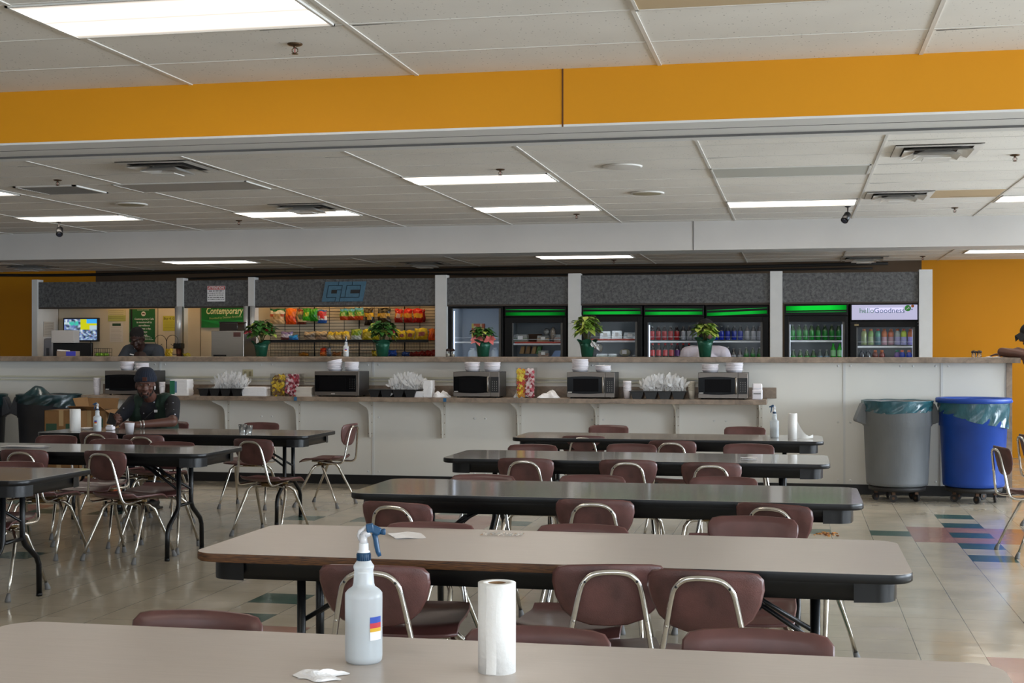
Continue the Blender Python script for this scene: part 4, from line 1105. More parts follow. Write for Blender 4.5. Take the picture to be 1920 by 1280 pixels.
# ================================================================== COOLERS
def bottle_mesh(name, body, label, cap, h=.20, r=.031, kind='soda'):
    b_ = MB(); s_ = h/.2
    if kind == 'soda':   prof = [(.85, 0), (1, .004), (1, .05*s_), (.99, .052*s_), (1, .115*s_), (.98, .12*s_), (.7, .15*s_), (.42, .175*s_), (.38, .182*s_), (.44, .184*s_), (.44, .2*s_)]; mis = [0, 0, 1, 1, 1, 0, 0, 0, 2, 2]
    elif kind == 'can':  prof = [(.8, 0), (1, .006), (1, .11*s_), (.98, .125*s_), (.62, .165*s_), (.40, .185*s_), (.42, .187*s_), (.42, .2*s_)]; mis = [1, 1, 1, 0, 0, 0, 2]
    else:                prof = [(.9, 0), (1, .006), (1, .05*s_), (.88, .07*s_), (.92, .1*s_), (1.0, .13*s_), (.95, .155*s_), (.55, .175*s_), (.52, .178*s_), (.56, .18*s_), (.56, .2*s_)]; mis = [1, 1, 1, 1, 0, 0, 0, 2, 2, 2]
    b_.lathe([(a*r, z) for a, z in prof], seg=14, mis=mis)
    o = b_.build(name, [mat('liquid_' + body.strip('#'), body, .1, coat=.5), mat('label_' + label.strip('#'), label, .3), pl(cap)])
    return o
BT = {}
def bottle(kind, body, label, cap, loc, lab, group, h=.20, r=.031):
    k = (kind, body, label, cap, h, r)
    if k not in BT:
        o = bottle_mesh('drink_bottle', body, label, cap, h, r, kind); o.location = loc; BT[k] = o
    else: o = dup(BT[k], loc)
    o['label'] = lab; o['category'] = 'bottle'; o['group'] = group
    return o
FRY = FY + .05
def glowmat(name, c, s_):
    if name in _M: return _M[name]
    m = emi(name, c, s_); nt = m.node_tree; e = nt.nodes['Emission']; tc = N(nt, 'ShaderNodeTexCoord'); sx = N(nt, 'ShaderNodeSeparateXYZ'); nt.links.new(tc.outputs['Object'], sx.inputs[0])
    ab = N(nt, 'ShaderNodeMath', operation='ABSOLUTE'); nt.links.new(sx.outputs['X'], ab.inputs[0]); mr = N(nt, 'ShaderNodeMapRange'); mr.inputs[1].default_value = .16; mr.inputs[2].default_value = .36; mr.inputs[3].default_value = s_; mr.inputs[4].default_value = s_*.3
    nt.links.new(ab.outputs[0], mr.inputs[0]); nt.links.new(mr.outputs[0], e.inputs['Strength']); return m
CB = mat('cooler_black', '#060607', .5, spec=.25); CG = mat('cooler_gasket', '#5d5c5a', .6)
LINER = mat('cooler_liner', '#8f969c', .5); LINERW = mat('cooler_liner_bright', '#c2ccd8', .5)
DOORG = glassy('cooler_glass', (.97, .98, .98), 0., fk=.1)
TUBEW = emi('cooler_tube', '#dfeaff', 9.)
WIRE = mat('white_shelf_wire', '#dfe3e8', .4)
def cooler(px0, px1, ptop, gx0, gx1, gy0, label, header, shelves, ledk=1.):
    x0, x1 = XY(px0, FRY), XY(px1, FRY); cx = (x0+x1)/2; w = (x1-x0)/2 - .004
    zt = ZA(ptop, cx, FRY); D_ = .62
    g0, g1 = XY(gx0, FRY) - cx, XY(gx1, FRY) - cx; gz = ZA(gy0, cx, FRY)
    t = thing('drinks_cooler', label, 'refrigerator', (cx, FRY, 0), 0, 'glass-door coolers')
    c_ = MB()
    c_.b2(-w, -w+.04, .05, D_, 0, zt); c_.b2(w-.04, w, .05, D_, 0, zt); c_.b2(-w+.04, w-.04, D_-.03, D_, 0, zt); c_.b2(-w+.04, w-.04, .05, D_-.03, 0, .25); c_.b2(-w+.04, w-.04, .05, D_-.03, gz + .02, zt)
    c_.build('cabinet', CB, t)
    l_ = MB(); e = .045
    l_.b2(-w+.041, -w+e, .06, D_-.035, .26, gz+.02); l_.b2(w-e, w-.041, .06, D_-.035, .26, gz+.02); l_.b2(-w+e, w-e, D_-.04, D_-.032, .26, gz+.02); l_.b2(-w+e, w-e, .06, D_-.04, .252, .258); l_.b2(-w+e, w-e, .06, D_-.04, gz+.012, gz+.018)
    l_.build('liner', LINERW if header is None else LINER, t)
    f = MB(); db = .25; dt = gz + .065
    f.b2(-w+.004, g0, 0, .045, db, dt, bev=.003); f.b2(g1, w-.004, 0, .045, db, dt, bev=.003); f.b2(g0, g1, 0, .045, gz, dt); f.b2(g0, g1, 0, .045, db, db+.08)
    d = f.build('door', CB, t)
    gk = MB(); gk.b2(g1 - .028, g1, .012, .03, db+.08, gz); gk.b2(g0, g0 + .012, .012, .03, db+.08, gz); gk.build('gasket', CG, d)
    MB().b2(g0, g1, .018, .024, db+.08, gz).build('pane', DOORG, d)
    MB().tube([(g0-.035, -.03, .9), (g0-.035, -.03, 1.2)], .01).tube([(g0-.035, 0, .9), (g0-.035, -.03, .9)], .008).tube([(g0-.035, 0, 1.2), (g0-.035, -.03, 1.2)], .008).build('handle', CB, d)
    for sx in (-1, 1):
        MB().tube([(sx*(w-.062), .085, .35), (sx*(w-.062), .085, gz-.03)], .007, 0, 6).build('light_tube', emi('cooler_tube_%d' % int(ledk*10), '#dce8ff', 1.8 * ledk), t)
    for z in shelves:
        s_ = MB(); n = 22
        s_.b2(-w+.05, w-.05, .11, .118, z-.022, z-.002); 
        for i in range(n): s_.tube([(-w+.055+(2*w-.11)*i/(n-1), .118, z-.004), (-w+.055+(2*w-.11)*i/(n-1), D_-.05, z-.004)], .002, 0, 4)
        s_.build('wire_shelf', WIRE, t)
        s_ = MB(); s_.tube([(-w+.05, .114, z+.045), (w-.05, .114, z+.045)], .0025, 0, 5); s_.build('guard_rail', WIRE, t)
    if header == 'green':
        hb, ht = gz + .075, zt - .012; hh = ht - hb
        h_ = MB().b2(-w+.004, w-.004, -.004, .045, hb, ht, bev=.004).build('header', CB, t)
        r = random.Random(px0)
        def strip(z0, z1, tl, m, nm):
            q = MB(); 
            def fn(u, v): return (-w+.02 + u*(2*w-.04), -.007 - .012*math.sin(PI*v), hb + hh*(z0 + (z1-z0)*v) + tl*(u-.5)*hh)
            q.grid(fn, 16, 3); q.build(nm, m, h_)
        tl = {1322: .22, 1470: .0, 945: .0}.get(px0, 0)
        if px0 == 1470: strip(.46, .86, .06, glowmat('green_glow_top', '#0fc436', 1.1), 'glow_band'); strip(.28, .33, .02, emi('green_glow_line', '#2fe05a', 1.2), 'glow_line')
        else:
            strip(.12, .42, tl, glowmat('green_glow_bright', '#12a834', 1.0) if px0 != 945 else glowmat('green_glow_dim', '#0c8a28', .8), 'glow_band')
            strip(.64, .69, tl if tl else -.04, glowmat('green_glow_line', '#1fb048', .9), 'glow_line')
    elif header == 'white':
        hb, ht = gz + .075, zt - .008
        h_ = MB().b2(-w+.004, w-.004, -.004, .045, hb, ht, bev=.004).build('header', CB, t)
        MB().b2(-w+.02, w-.02, -.008, -.004, hb+.01, ht-.012).build('lit_panel', emi('white_sign_glow', '#c4c2e0', .85), h_)
        MB().box((.0, -.0085, ht-.07), (.42, .0008, .05)).build('bright_center', emi('white_sign_core', '#dcd8ff', 1.0), h_)
        zt_ = hb + .115
        text('lettering', 'hello', .085, pl('#2f7a5c'), h_, (-.20, -.010, zt_))
        text('lettering', 'Goodness', .085, pl('#1f4f7c'), h_, (.055, -.010, zt_))
        for dx, dz, r_, cc in ((.262, .028, .036, '#2f9a2c'), (.315, .052, .017, '#d8741c'), (.308, .014, .007, '#3a78c8')):
            q = MB(); q.ball((dx, -.010, zt_+dz), (r_, .002, r_), u=16, v=8); q.build('logo_dot', pl(cc), h_)
        MB().tube([(.245, -.013, zt_+.012), (.262, -.013, zt_+.028), (.28, -.013, zt_+.045)], .003).tube([(.262, -.013, zt_+.028), (.282, -.013, zt_+.028)], .003).build('leaf_vein', PAPER, h_)
        MB().b2(-w+.05, -w+.10, -.002, 0, gz+.015, gz+.035).build('lock_plate', mat('lock_brass', '#8a7a58', .4, .7), d)
        for dz in (.055, .02): MB().ball((w-.012, -.002, gz+dz), .004, u=8, v=6).build('screw', WIRE, d)
    return t, cx, w
SZ1 = {}
cooler(839, 944, 570, 847, 939, 578, 'cooler without header and nearly empty, behind the pink poinsettia', None, [ZA(640, -4, FRY+.3)], 1.5)
cooler(945, 1063, 572, 960, 1055, 605, 'cooler with dim green header holding sandwiches, left of a white post', 'green', [ZA(643, -3, FRY+.1)], .8)
cooler(1090, 1205, 571, 1102, 1195, 603, 'cooler with green header holding packed meals, behind the tall plant', 'green', [ZA(638, -2, FRY+.1)], .8)
cooler(1206, 1321, 571, 1214, 1311, 604, 'cooler holding red cola bottles, middle of the row', 'green', [ZA(638.5, -1.4, FRY+.1)], .8)
cooler(1322, 1442, 571, 1332, 1430, 604, 'cooler holding blue cola bottles, right of the red cola', 'green', [ZA(638.5, -.7, FRY+.1)], .8)
cooler(1470, 1591, 568, 1479, 1584, 603, 'cooler holding green soda bottles, with the brightest green header', 'green', [ZA(637.5, .2, FRY+.1)], .8)
cooler(1593, 1724, 568, 1606, 1716, 613, 'cooler with lit white header holding juice and sports drinks', 'white', [ZA(648, 1, FRY+.1)], .9)
BY = FRY + .16
def brow(pxs, base, top, spec, names, group, Y=BY, r=.031, back=True):
    n = len(pxs)
    for i, px in enumerate(pxs):
        x = XY(px, Y); z0 = ZA(base, x, Y) if base else None
        zt = ZA(top, x, Y)
        kind, body, label, cap = spec[i]
        h = .20
        if base: h = round((zt - z0), 3)
        else: z0 = zt - h
        h_ = .20 if not base else round(h, 2)
        bottle(kind, body, label, cap, (x, Y, (z0 if base else zt - .20)), names[i], group, h_, r)
C_RED = ('can', '#2c2022', '#9c0a12', '#8a8a8c'); C_SIL = ('can', '#4a4548', '#a4a6b0', '#8a8a8c'); C_BLU = ('can', '#30323c', '#08249c', '#8a8a8c'); C_GRN = ('can', '#34502f', '#0c7a22', '#8a8c88')
S_RED = ('soda', '#1c0c0c', '#b01818', '#c01c1c'); S_PUR = ('soda', '#1c0c1c', '#5a2278', '#a01c30')
def nm(kind, n, place): return [f'{kind}, {ordn(i, n)} {place}' for i in range(n)]
UB, UT = 637, 610
brow([1222.7, 1234.4, 1245.6, 1257.4, 1269], UB, UT, [C_RED]*5, nm('red soda bottle', 5, 'of the red ones on the upper shelf'), 'upper shelf red sodas')
brow([1281.3, 1292.5, 1303.5], UB, UT, [C_SIL]*3, nm('silver soda bottle', 3, 'beside the red ones on the upper shelf'), 'upper shelf silver sodas by the red')
brow([1223.6, 1235, 1247.3, 1259], None, 643.5, [S_RED]*4, nm('red-capped dark cola bottle', 4, 'on the lower shelf'), 'lower shelf red-capped colas')
brow([1270, 1281, 1292], None, 643.5, [S_PUR, S_RED, S_RED], ['purple-labelled cola bottle on the lower shelf', 'red-capped cola bottle at the white sleeve, left one', 'red-capped cola bottle at the white sleeve, right one'], 'lower shelf colas near the person')
brow([1341.5], UB, UT, [C_BLU], ['blue soda bottle half hidden by the plant'], 'upper shelf blue sodas')
brow([1352.8, 1364.5, 1376.4, 1388.2], UB, UT, [C_BLU]*4, nm('blue soda bottle', 4, 'of the clear blue ones on the upper shelf'), 'upper shelf blue sodas')
brow([1400.8, 1412.5, 1424], UB, UT, [C_SIL]*3, nm('silver soda bottle', 3, 'beside the blue ones on the upper shelf'), 'upper shelf silver sodas by the blue')
brow([1341, 1352.2, 1364.7], None, 650, [C_RED]*3, nm('low red soda bottle', 3, 'right of the plant pot'), 'lower shelf red sodas')
brow([1375.5, 1387.5], None, 653, [C_SIL]*2, ['left low silver soda bottle under the blue ones', 'right low silver soda bottle under the blue ones'], 'lower shelf silver sodas')
brow([1399.5, 1411.5, 1424], None, 651, [C_GRN]*3, nm('low green soda bottle', 3, 'in the blue cola cooler'), 'lower shelf green sodas in the cola cooler')
brow([1485.8, 1498, 1510, 1521.4, 1533.8, 1546.7, 1559.4, 1572.5], UB, 609, [C_GRN]*8, nm('green soda bottle', 8, 'on the upper shelf of the green cooler'), 'green sodas on the upper shelf')
brow([1487.5, 1500.5, 1512.8, 1525, 1537.6, 1550], None, 655, [C_GRN]*4 + [('can', '#4a5a58', '#7c9ab0', '#8a8c90')]*2, nm('low green soda bottle', 4, 'on the lower shelf of the green cooler') + ['left low pale blue soda bottle beside the green ones', 'right low pale blue soda bottle beside the green ones'], 'low sodas in the green cooler')
brow([1562.3, 1574.5], None, 643.5, [('soda', '#18a818', '#9adca0', '#1c9c30')]*2, ['left bright green lime bottle on the lower shelf', 'right bright green lime bottle on the lower shelf'], 'bright lime bottles')
JU = [('sport', '#8a9458', '#7a8a5c', '#c06a30'), ('sport', '#6f9440', '#8aa070', '#c0682c'), ('sport', '#3c8a70', '#3c6a78', '#b03c3c'), ('sport', '#b8601c', '#b890a0', '#c0642c'), ('sport', '#b8581c', '#b890a0', '#c0642c'), ('sport', '#a8b4b4', '#a8a8d8', '#d8601c'), ('sport', '#b8d414', '#a8a8e0', '#d8601c'), ('sport', '#c05c10', '#9c90e0', '#d8601c')]
brow([1620, 1632.7, 1646, 1658, 1670.5, 1682.7, 1694.4, 1707], 646.5, 616, JU, ['olive sports drink, leftmost on the upper shelf', 'yellow green sports drink on the upper shelf', 'teal sports drink on the upper shelf', 'amber juice bottle, left of two', 'amber juice bottle, right of two', 'white sports drink with orange cap', 'neon yellow sports drink with orange cap', 'orange sports drink, rightmost on the upper shelf'], 'sports drinks on the upper shelf', r=.034)
JL = [('sport', '#2c2c34', '#6a6a80', '#303038'), ('sport', '#2c2c34', '#7a7a90', '#303038'), ('sport', '#6a2c1c', '#8a4a3a', '#c8641c'), ('sport', '#7a2c1c', '#8a4a3a', '#c8641c'), ('sport', '#6a4a9a', '#8a6aa8', '#3c8a6c'), ('sport', '#1440c0', '#2c50d0', '#d05a3c'), ('sport', '#1438b8', '#2c50d0', '#d05a3c')]
brow([1616, 1628, 1641, 1653.5, 1682, 1691.5, 1704.5], None, 656, JL, ['dark bottle, left of two on the lower shelf', 'dark bottle, right of two on the lower shelf', 'brown juice bottle with orange cap, left one', 'brown juice bottle with orange cap, right one', 'purple drink bottle on the lower shelf', 'deep blue sports drink, left one', 'deep blue sports drink, right one'], 'sports drinks on the lower shelf', r=.034)
# lower shelves that carry the lower bottles
for px0, px1, z in ((1207, 1320, 0), (1323, 1441, 0), (1471, 1590, 0), (1594, 1723, 0), (946, 1062, 0), (1091, 1204, 0), (840, 943, 0)):
    pass
# packed food in the sandwich coolers
CLR = glassy('clear_clamshell', (.9, .92, .92), .1, .1, .18)
def pack(px0, px1, py0, py1, colr, label, Y=FRY + .22, name='food_pack', shape='box', lid=True, group='packed food in the coolers'):
    a, b_ = P(px0, py1, Y), P(px1, py1, Y); w = (b_.x-a.x)/2; h = ZA(py0, a.x, Y) - a.z
    t = thing(name, label, 'packed food', ((a.x+b_.x)/2, Y, a.z), 0, group)
    if shape == 'box': MB().b2(-w*.9, w*.9, -.06, .06, 0, h*.6, bev=.008).build('food', pl(colr, .7), t); MB().prism([(-w, 0), (w, 0), (w*.86, h), (-w*.86, h)], 'y', -.07, .07).build('clear_lid', CLR, t)
    elif shape == 'round': MB().ball((0, 0, h/2), (w*.8, .03, h*.42)).build('food', pl(colr, .7), t); MB().ball((0, 0, h/2), (w, .04, h/2)).build('clear_bag', CLR, t)
    elif shape == 'wedge': MB().prism([(-w, 0), (w*.6, 0), (w, h), (-w*.2, h)], 'y', -.05, .05).build('food', pl(colr, .7), t)
    if lid: MB().b2(-w*.35, w*.35, -.073, -.071, h*.35, h*.8).build('price_label', PAPER, t)
    return t
s2z = ZA(643, -3, FRY+.1)
pack(964, 991, 627, 641.5, '#4a7a30', 'clear salad box with green lid label in the sandwich cooler')
pack(1008, 1032, 629, 641.5, '#b8843c', 'golden bun in a clear pack on the upper shelf')
pack(1019, 1031, 615, 629, '#9aa0a8', 'round silver pack stacked above the golden bun', shape='round', lid=False)
pack(1031, 1043, 612, 641, '#a07c4c', 'tall tan wrapped roll on the upper shelf', shape='round', lid=False)
pack(1040, 1053, 627, 641, '#b86a3c', 'orange topped pack at the right of the upper shelf', shape='box', lid=False)
tag(MB().b2(XY(990, FRY+.35), XY(1016, FRY+.35), FRY+.33, FRY+.37, s2z, s2z+.115).build('cardboard_box', mat('kraft_dark', '#4a3020', .8)), 'brown cardboard tray at the back of the sandwich cooler', 'box')
for k_, px in enumerate((979, 990, 1001, 1010)): pack(px-4, px+6, 649, 663, ['#8a6a40', '#7a5c38', '#8c7048', '#3f6a38'][k_], 'leaning wrapped sandwich, %s on the lower shelf' % ordn(k_, 4), shape='wedge', lid=False, group='leaning sandwiches')
pack(1010, 1031, 657, 669, '#a0642c', 'brown bread pack with a price label on the lower shelf')
pack(1034, 1054, 657, 669, '#7f98c0', 'blue and white bag on the lower shelf of the sandwich cooler', lid=False, shape='wedge')
pack(1126, 1147, 621, 636, '#4a2c28', 'dark meat tray with white label, left of three packed meals')
pack(1148, 1168, 620, 636, '#a89478', 'pale meal pack with white label, middle of three')
pack(1170, 1195, 623, 636, '#26302e', 'black tray meal with white label, right of three')
pack(1120, 1131, 644, 661, '#6a5a3c', 'round brown pack behind the tall plant', shape='round', lid=False)
pack(1119, 1141, 663, 669, '#a8b090', 'flat pale tray on the lower shelf behind the tall plant', lid=False)
pack(1142, 1158, 663, 669, '#4a6a30', 'flat green salad tray on the lower shelf', lid=False)
pack(1160, 1184, 653, 669, '#a89a58', 'large clear bag with round blue label on the lower shelf', shape='round')
pack(1186, 1195, 665, 669, '#7a8a98', 'small pale pack at the right of the lower shelf', lid=False)
for px0, px1, py, l in ((965, 1054, 642, 'red price strip along the shelf of the sandwich cooler'), (1108, 1190, 636.5, 'red price strip along the shelf of the packed meal cooler')):
    a, b_ = P(px0, py, FRY + .105), P(px1, py, FRY + .105)
    tag(MB().b2(a.x, b_.x, FRY+.10, FRY+.108, a.z-.010, a.z+.010).build('price_strip', pl('#b03c2c', .5)), l, 'price strip', 'red price strips')
a = P(897, 628, FRY+.3)
t = thing('food_carton', 'tall red and yellow patterned carton in the nearly empty cooler', 'box', (a.x, a.y, ZA(640, a.x, FRY+.3)))
q = MB(); rnd = random.Random(4)
for i in range(6):
    for j in range(8):
        q.b2(-.08+i*.0267, -.08+(i+1)*.0267, -.03, .03, j*.028, (j+1)*.028, rnd.choice([0, 1, 2, 0]))
q.build('carton', [pl('#c8b860', .6), pl('#b0563c', .6), pl('#c8a888', .6)], t)
for px0, px1, py0, l in ((877, 895, 655, 'white jug on the lower shelf of the nearly empty cooler'), (920, 936, 654, 'pale blue tub on the lower shelf of the nearly empty cooler')):
    Y = FRY+.25; a, b_ = P(px0, 669, Y), P(px1, 669, Y); z1_ = ZA(py0, a.x, Y)
    t = thing('food_tub', l, 'tub', ((a.x+b_.x)/2, Y, a.z - .1)); w = (b_.x-a.x)/2
    MB().lathe([(w*.9, 0), (w, .05), (w*.9, z1_-a.z+.07), (w*.45, z1_-a.z+.1)], seg=20).build('body', pl('#c8d4e0', .4), t)
    MB().lathe([(w*.47, 0), (w*.47, .015)], (0, 0, z1_-a.z+.1), seg=16).build('lid', pl('#dfe6ee', .4), t)
    MB().b2(-w*1.3, w*1.3, -.1, .2, -.008, -.001).build('shelf_pad', WIRE, t)
# flat reflection-free spare wire shelves at the bottoms
for (px0, px1) in ((1207, 1320), (1323, 1441), (1471, 1590), (1594, 1723), (946, 1062), (1091, 1204), (840, 943)):
    x0, x1 = XY(px0, FRY) + .06, XY(px1, FRY) - .06
    z = 1.305 if px0 not in (1471,) else 1.24
# counter things -------------------------------------------------------------
CLG = glassy('clear_glass', (.93, .95, .95), .06, .03, .05)
def shaker(px, Y, label):
    t = thing('shaker', label, 'shaker', (XY(px, Y), Y, CZ), 0, 'glass shakers on the counter')
    MB().lathe([(.022, 0), (.024, .004), (.022, .055), (.019, .062)], seg=14).build('glass_jar', CLG, t)
    MB().lathe([(.0185, .003), (.0185, .035)], seg=12).build('contents', pl('#b8ac98', .8), t)
    MB().lathe([(.020, .06), (.024, .064), (.022, .080), (.010, .088)], seg=14).build('cap', mat('shaker_cap', '#2a1d1a', .4, .6), t)
shaker(840, 14.5, 'left glass shaker on the counter at the first cooler'); shaker(849, 14.52, 'right glass shaker on the counter at the first cooler')
t = thing('cruet_caddy', 'small glass and dark lidded caddy on the counter before the orange wall', 'caddy', (XY(1831, 14.45), 14.45, CZ))
for sx in (-.026, .026):
    MB().lathe([(.02, 0), (.022, .004), (.02, .045)], (sx, 0, 0), seg=14).build('glass_jar', CLG, t)
q = MB(); q.lathe([(.024, .045), (.028, .05), (.024, .064), (.008, .07)], (-.026, 0, 0), seg=12).lathe([(.024, .045), (.028, .05), (.024, .064), (.008, .07)], (.026, 0, 0), seg=12)
for i in range(9):
    a = i*2*PI/9; q.ball((.045*math.cos(a), .03*math.sin(a), .052), .009, u=8, v=6)
q.build('lid', mat('dark_lid', '#2a201c', .5), t)
q = MB(); q.grid(lambda u, v: (-.1 + .2*u, -.05 + .1*v, .004 + .006*math.sin(u*8)*math.sin(v*5)), 10, 6); q.grid(lambda u, v: (-.1 + .2*u, -.05 + .1*v, .001), 2, 2)
tag(q.build('paper_napkin', PAPER, None, (XY(1866, 14.3), 14.3, CZ)), 'flat white napkin on the counter beside the leaning person', 'napkin')

def spray(loc, rz, s_, label, blue_side=1, group='white spray bottles with blue triggers'):
    t = thing('spray_bottle', label, 'spray bottle', loc, rz, group)
    prof = [(.001, .002), (.036, 0), (.041, .005), (.0422, .015), (.0418, .08), (.0422, .146), (.0418, .156), (.036, .163), (.0255, .1705), (.0235, .178), (.0215, .202), (.0215, .207), (.0232, .213), (.0232, .217), (.019, .2235), (.0155, .229)]
    S3 = (s_, s_, s_)
    MB().lathe(prof, seg=32, cap=False).build('bottle', MILK, t).scale = S3
    MB().lathe([(.001, .005), (.038, .006), (.0395, .015), (.0393, .095), (.001, .095)], seg=28, cap=False).build('liquid', mat('cleaner_liquid', '#b4bfc4', .15), t).scale = S3
    q = MB()
    for k_ in range(22):
        a = 2*PI*k_/22; q.box((.0152*math.cos(a), .0152*math.sin(a), .237), (.0022, .0016, .014), 0, rz=a)
    q.lathe([(.0148, .228), (.0152, .2455), (.012, .247)], seg=22).build('collar', pl('#123c5c', .4), t).scale = S3
    MB().lathe([(.0145, .247), (.0145, .2495), (.0112, .252), (.0108, .268)], seg=18).build('neck', pl('#e4e6ea', .35), t).scale = S3
    q = MB(); q.tube([(0, 0, .266), (-.001, 0, .275), (-.002, 0, .288)], [.0095, .009, .0095], 0, 12).tube([(-.008, 0, .274), (-.0115, 0, .284), (-.009, 0, .294), (.004, 0, .304), (.012, 0, .308)], [.004, .0045, .0045, .004, .003], 0, 8).tube([(-.004, 0, .284), (.014, 0, .292)], [.009, .008], 0, 10)
    q.build('pump_head', glassy('clear_pump', (.92, .92, .94), .06, .1, .45, (.9, .9, .92)), t).scale = S3
    q = MB(); q.box((.014, 0, .302), (.017, .017, .02), ry=-.15, bev=.003).box((.027, 0, .297), (.024, .016, .018), ry=.45, bev=.004).tube([(.036, 0, .293), (.047, 0, .293)], [.006, .0075], 0, 12).box((.045, 0, .293), (.009, .016, .013), bev=.003)
    q.tube([(.024, 0, .290), (.027, 0, .277), (.029, 0, .262), (.032, 0, .248), (.036, 0, .238)], [.006, .006, .0058, .0055, .0045], 0, 8)
    q.build('trigger', pl('#0f4064', .35), t).scale = S3
    return t, s_
MILK = glassy('milky_plastic', (.9, .93, .94), .03, .25, .5, (.80, .83, .85))
def spray_label(t, s_, ang, w=.05, h=.055, z=.075):
    R = .0428
    for k_, (a, b_, c_, nm_) in enumerate(((.74, 1., '#2448a8', 'label_blue'), (.52, .74, '#c02838', 'label_red'), (.36, .52, '#d8a818', 'label_yellow'), (0, .36, '#e6e6ea', 'label_white'))):
        q = MB(); q.grid(lambda u, v: (R*math.cos(ang + (u-.5)*w/R), R*math.sin(ang + (u-.5)*w/R), z + h*(a + (b_-a)*v)), 8, 1)
        o = q.build(nm_, pl(c_, .5), t); o.scale = (s_,)*3
SPN = G(682, 1240, TZ)
t, s_ = spray((SPN.x, SPN.y, TZ), TH + .1, 1.0, 'large near spray bottle on the nearest table, left of the paper roll')
spray_label(t, s_, math.radians(-49) , .032, .052, .055)
for k_, (tx, z_) in enumerate((('READY', .112), ('HYDROGEN', .100), ('BEST BY', .090))):
    pass
p = G(188, 808, TZ); t, s_ = spray((p.x, p.y - .05, TZ), PI + TH, .80, 'spray bottle on the farthest left table, beside the paper roll'); spray_label(t, s_, math.radians(78), .032, .05, .07)
p = G(1452, 820, TZ); t, s_ = spray((p.x, p.y, TZ), PI - .2, .84, 'spray bottle on the farthest right table, beside the paper roll')
t, s_ = spray((XY(649, 14.5), 14.5, CZ), -PI/2 + TH, .72, 'spray bottle on the bar counter before the yellow snack bags'); spray_label(t, s_, 0, .034, .045, .075)

ROLLM = mat('paper_towel', '#e2e0dc', .9, bump=.14, bscale=90)
def roll(loc, r, h, label, flap=0, lean=0.):
    t = thing('paper_towel_roll', label, 'paper towel roll', loc, 0, 'upright paper towel rolls')
    q = MB(); q.lathe([(.019, 0), (r, 0), (r, h), (.0205, h), (.0205, .0)], seg=40, cap=False); q.build('paper', ROLLM, t)
    MB().lathe([(.0203, .001), (.0203, h-.001), (.0188, h-.001), (.0188, .001)], seg=24, cap=False).build('core', mat('cardboard_core', '#8c6c4c', .8), t)
    if flap:
        q = MB(); q.grid(lambda u, v: (r*.8 + flap*u, -.02*math.sin(u*3), (h*.72*(1-u)**2.2 + .012 + .02*max(0, u-.75)*4)*(v) + .003 + .018*max(0, u-.7)*(1-v)), 12, 5)
        q.build('loose_sheet', ROLLM, t)
    else:
        q = MB(); q.grid(lambda u, v: ((r+.0008)*math.cos(-1.95+.55*u + .03*math.sin(v*9)), (r+.0008)*math.sin(-1.95+.55*u + .03*math.sin(v*9)), .002 + (h-.004)*v), 8, 10)
        q.build('sheet_end', ROLLM, t)
    return t
p = G(928, 1262, TZ); roll((p.x, p.y + .02, TZ), .0415, .195, 'large near paper towel roll on the nearest table')
p = G(141, 808, TZ); roll((p.x, p.y, TZ), .046, .19, 'paper towel roll at the left end of the farthest left table')
p = G(1486, 822, TZ); roll((p.x, p.y, TZ), .036, .20, 'paper towel roll with loose sheet on the farthest right table', flap=.13)

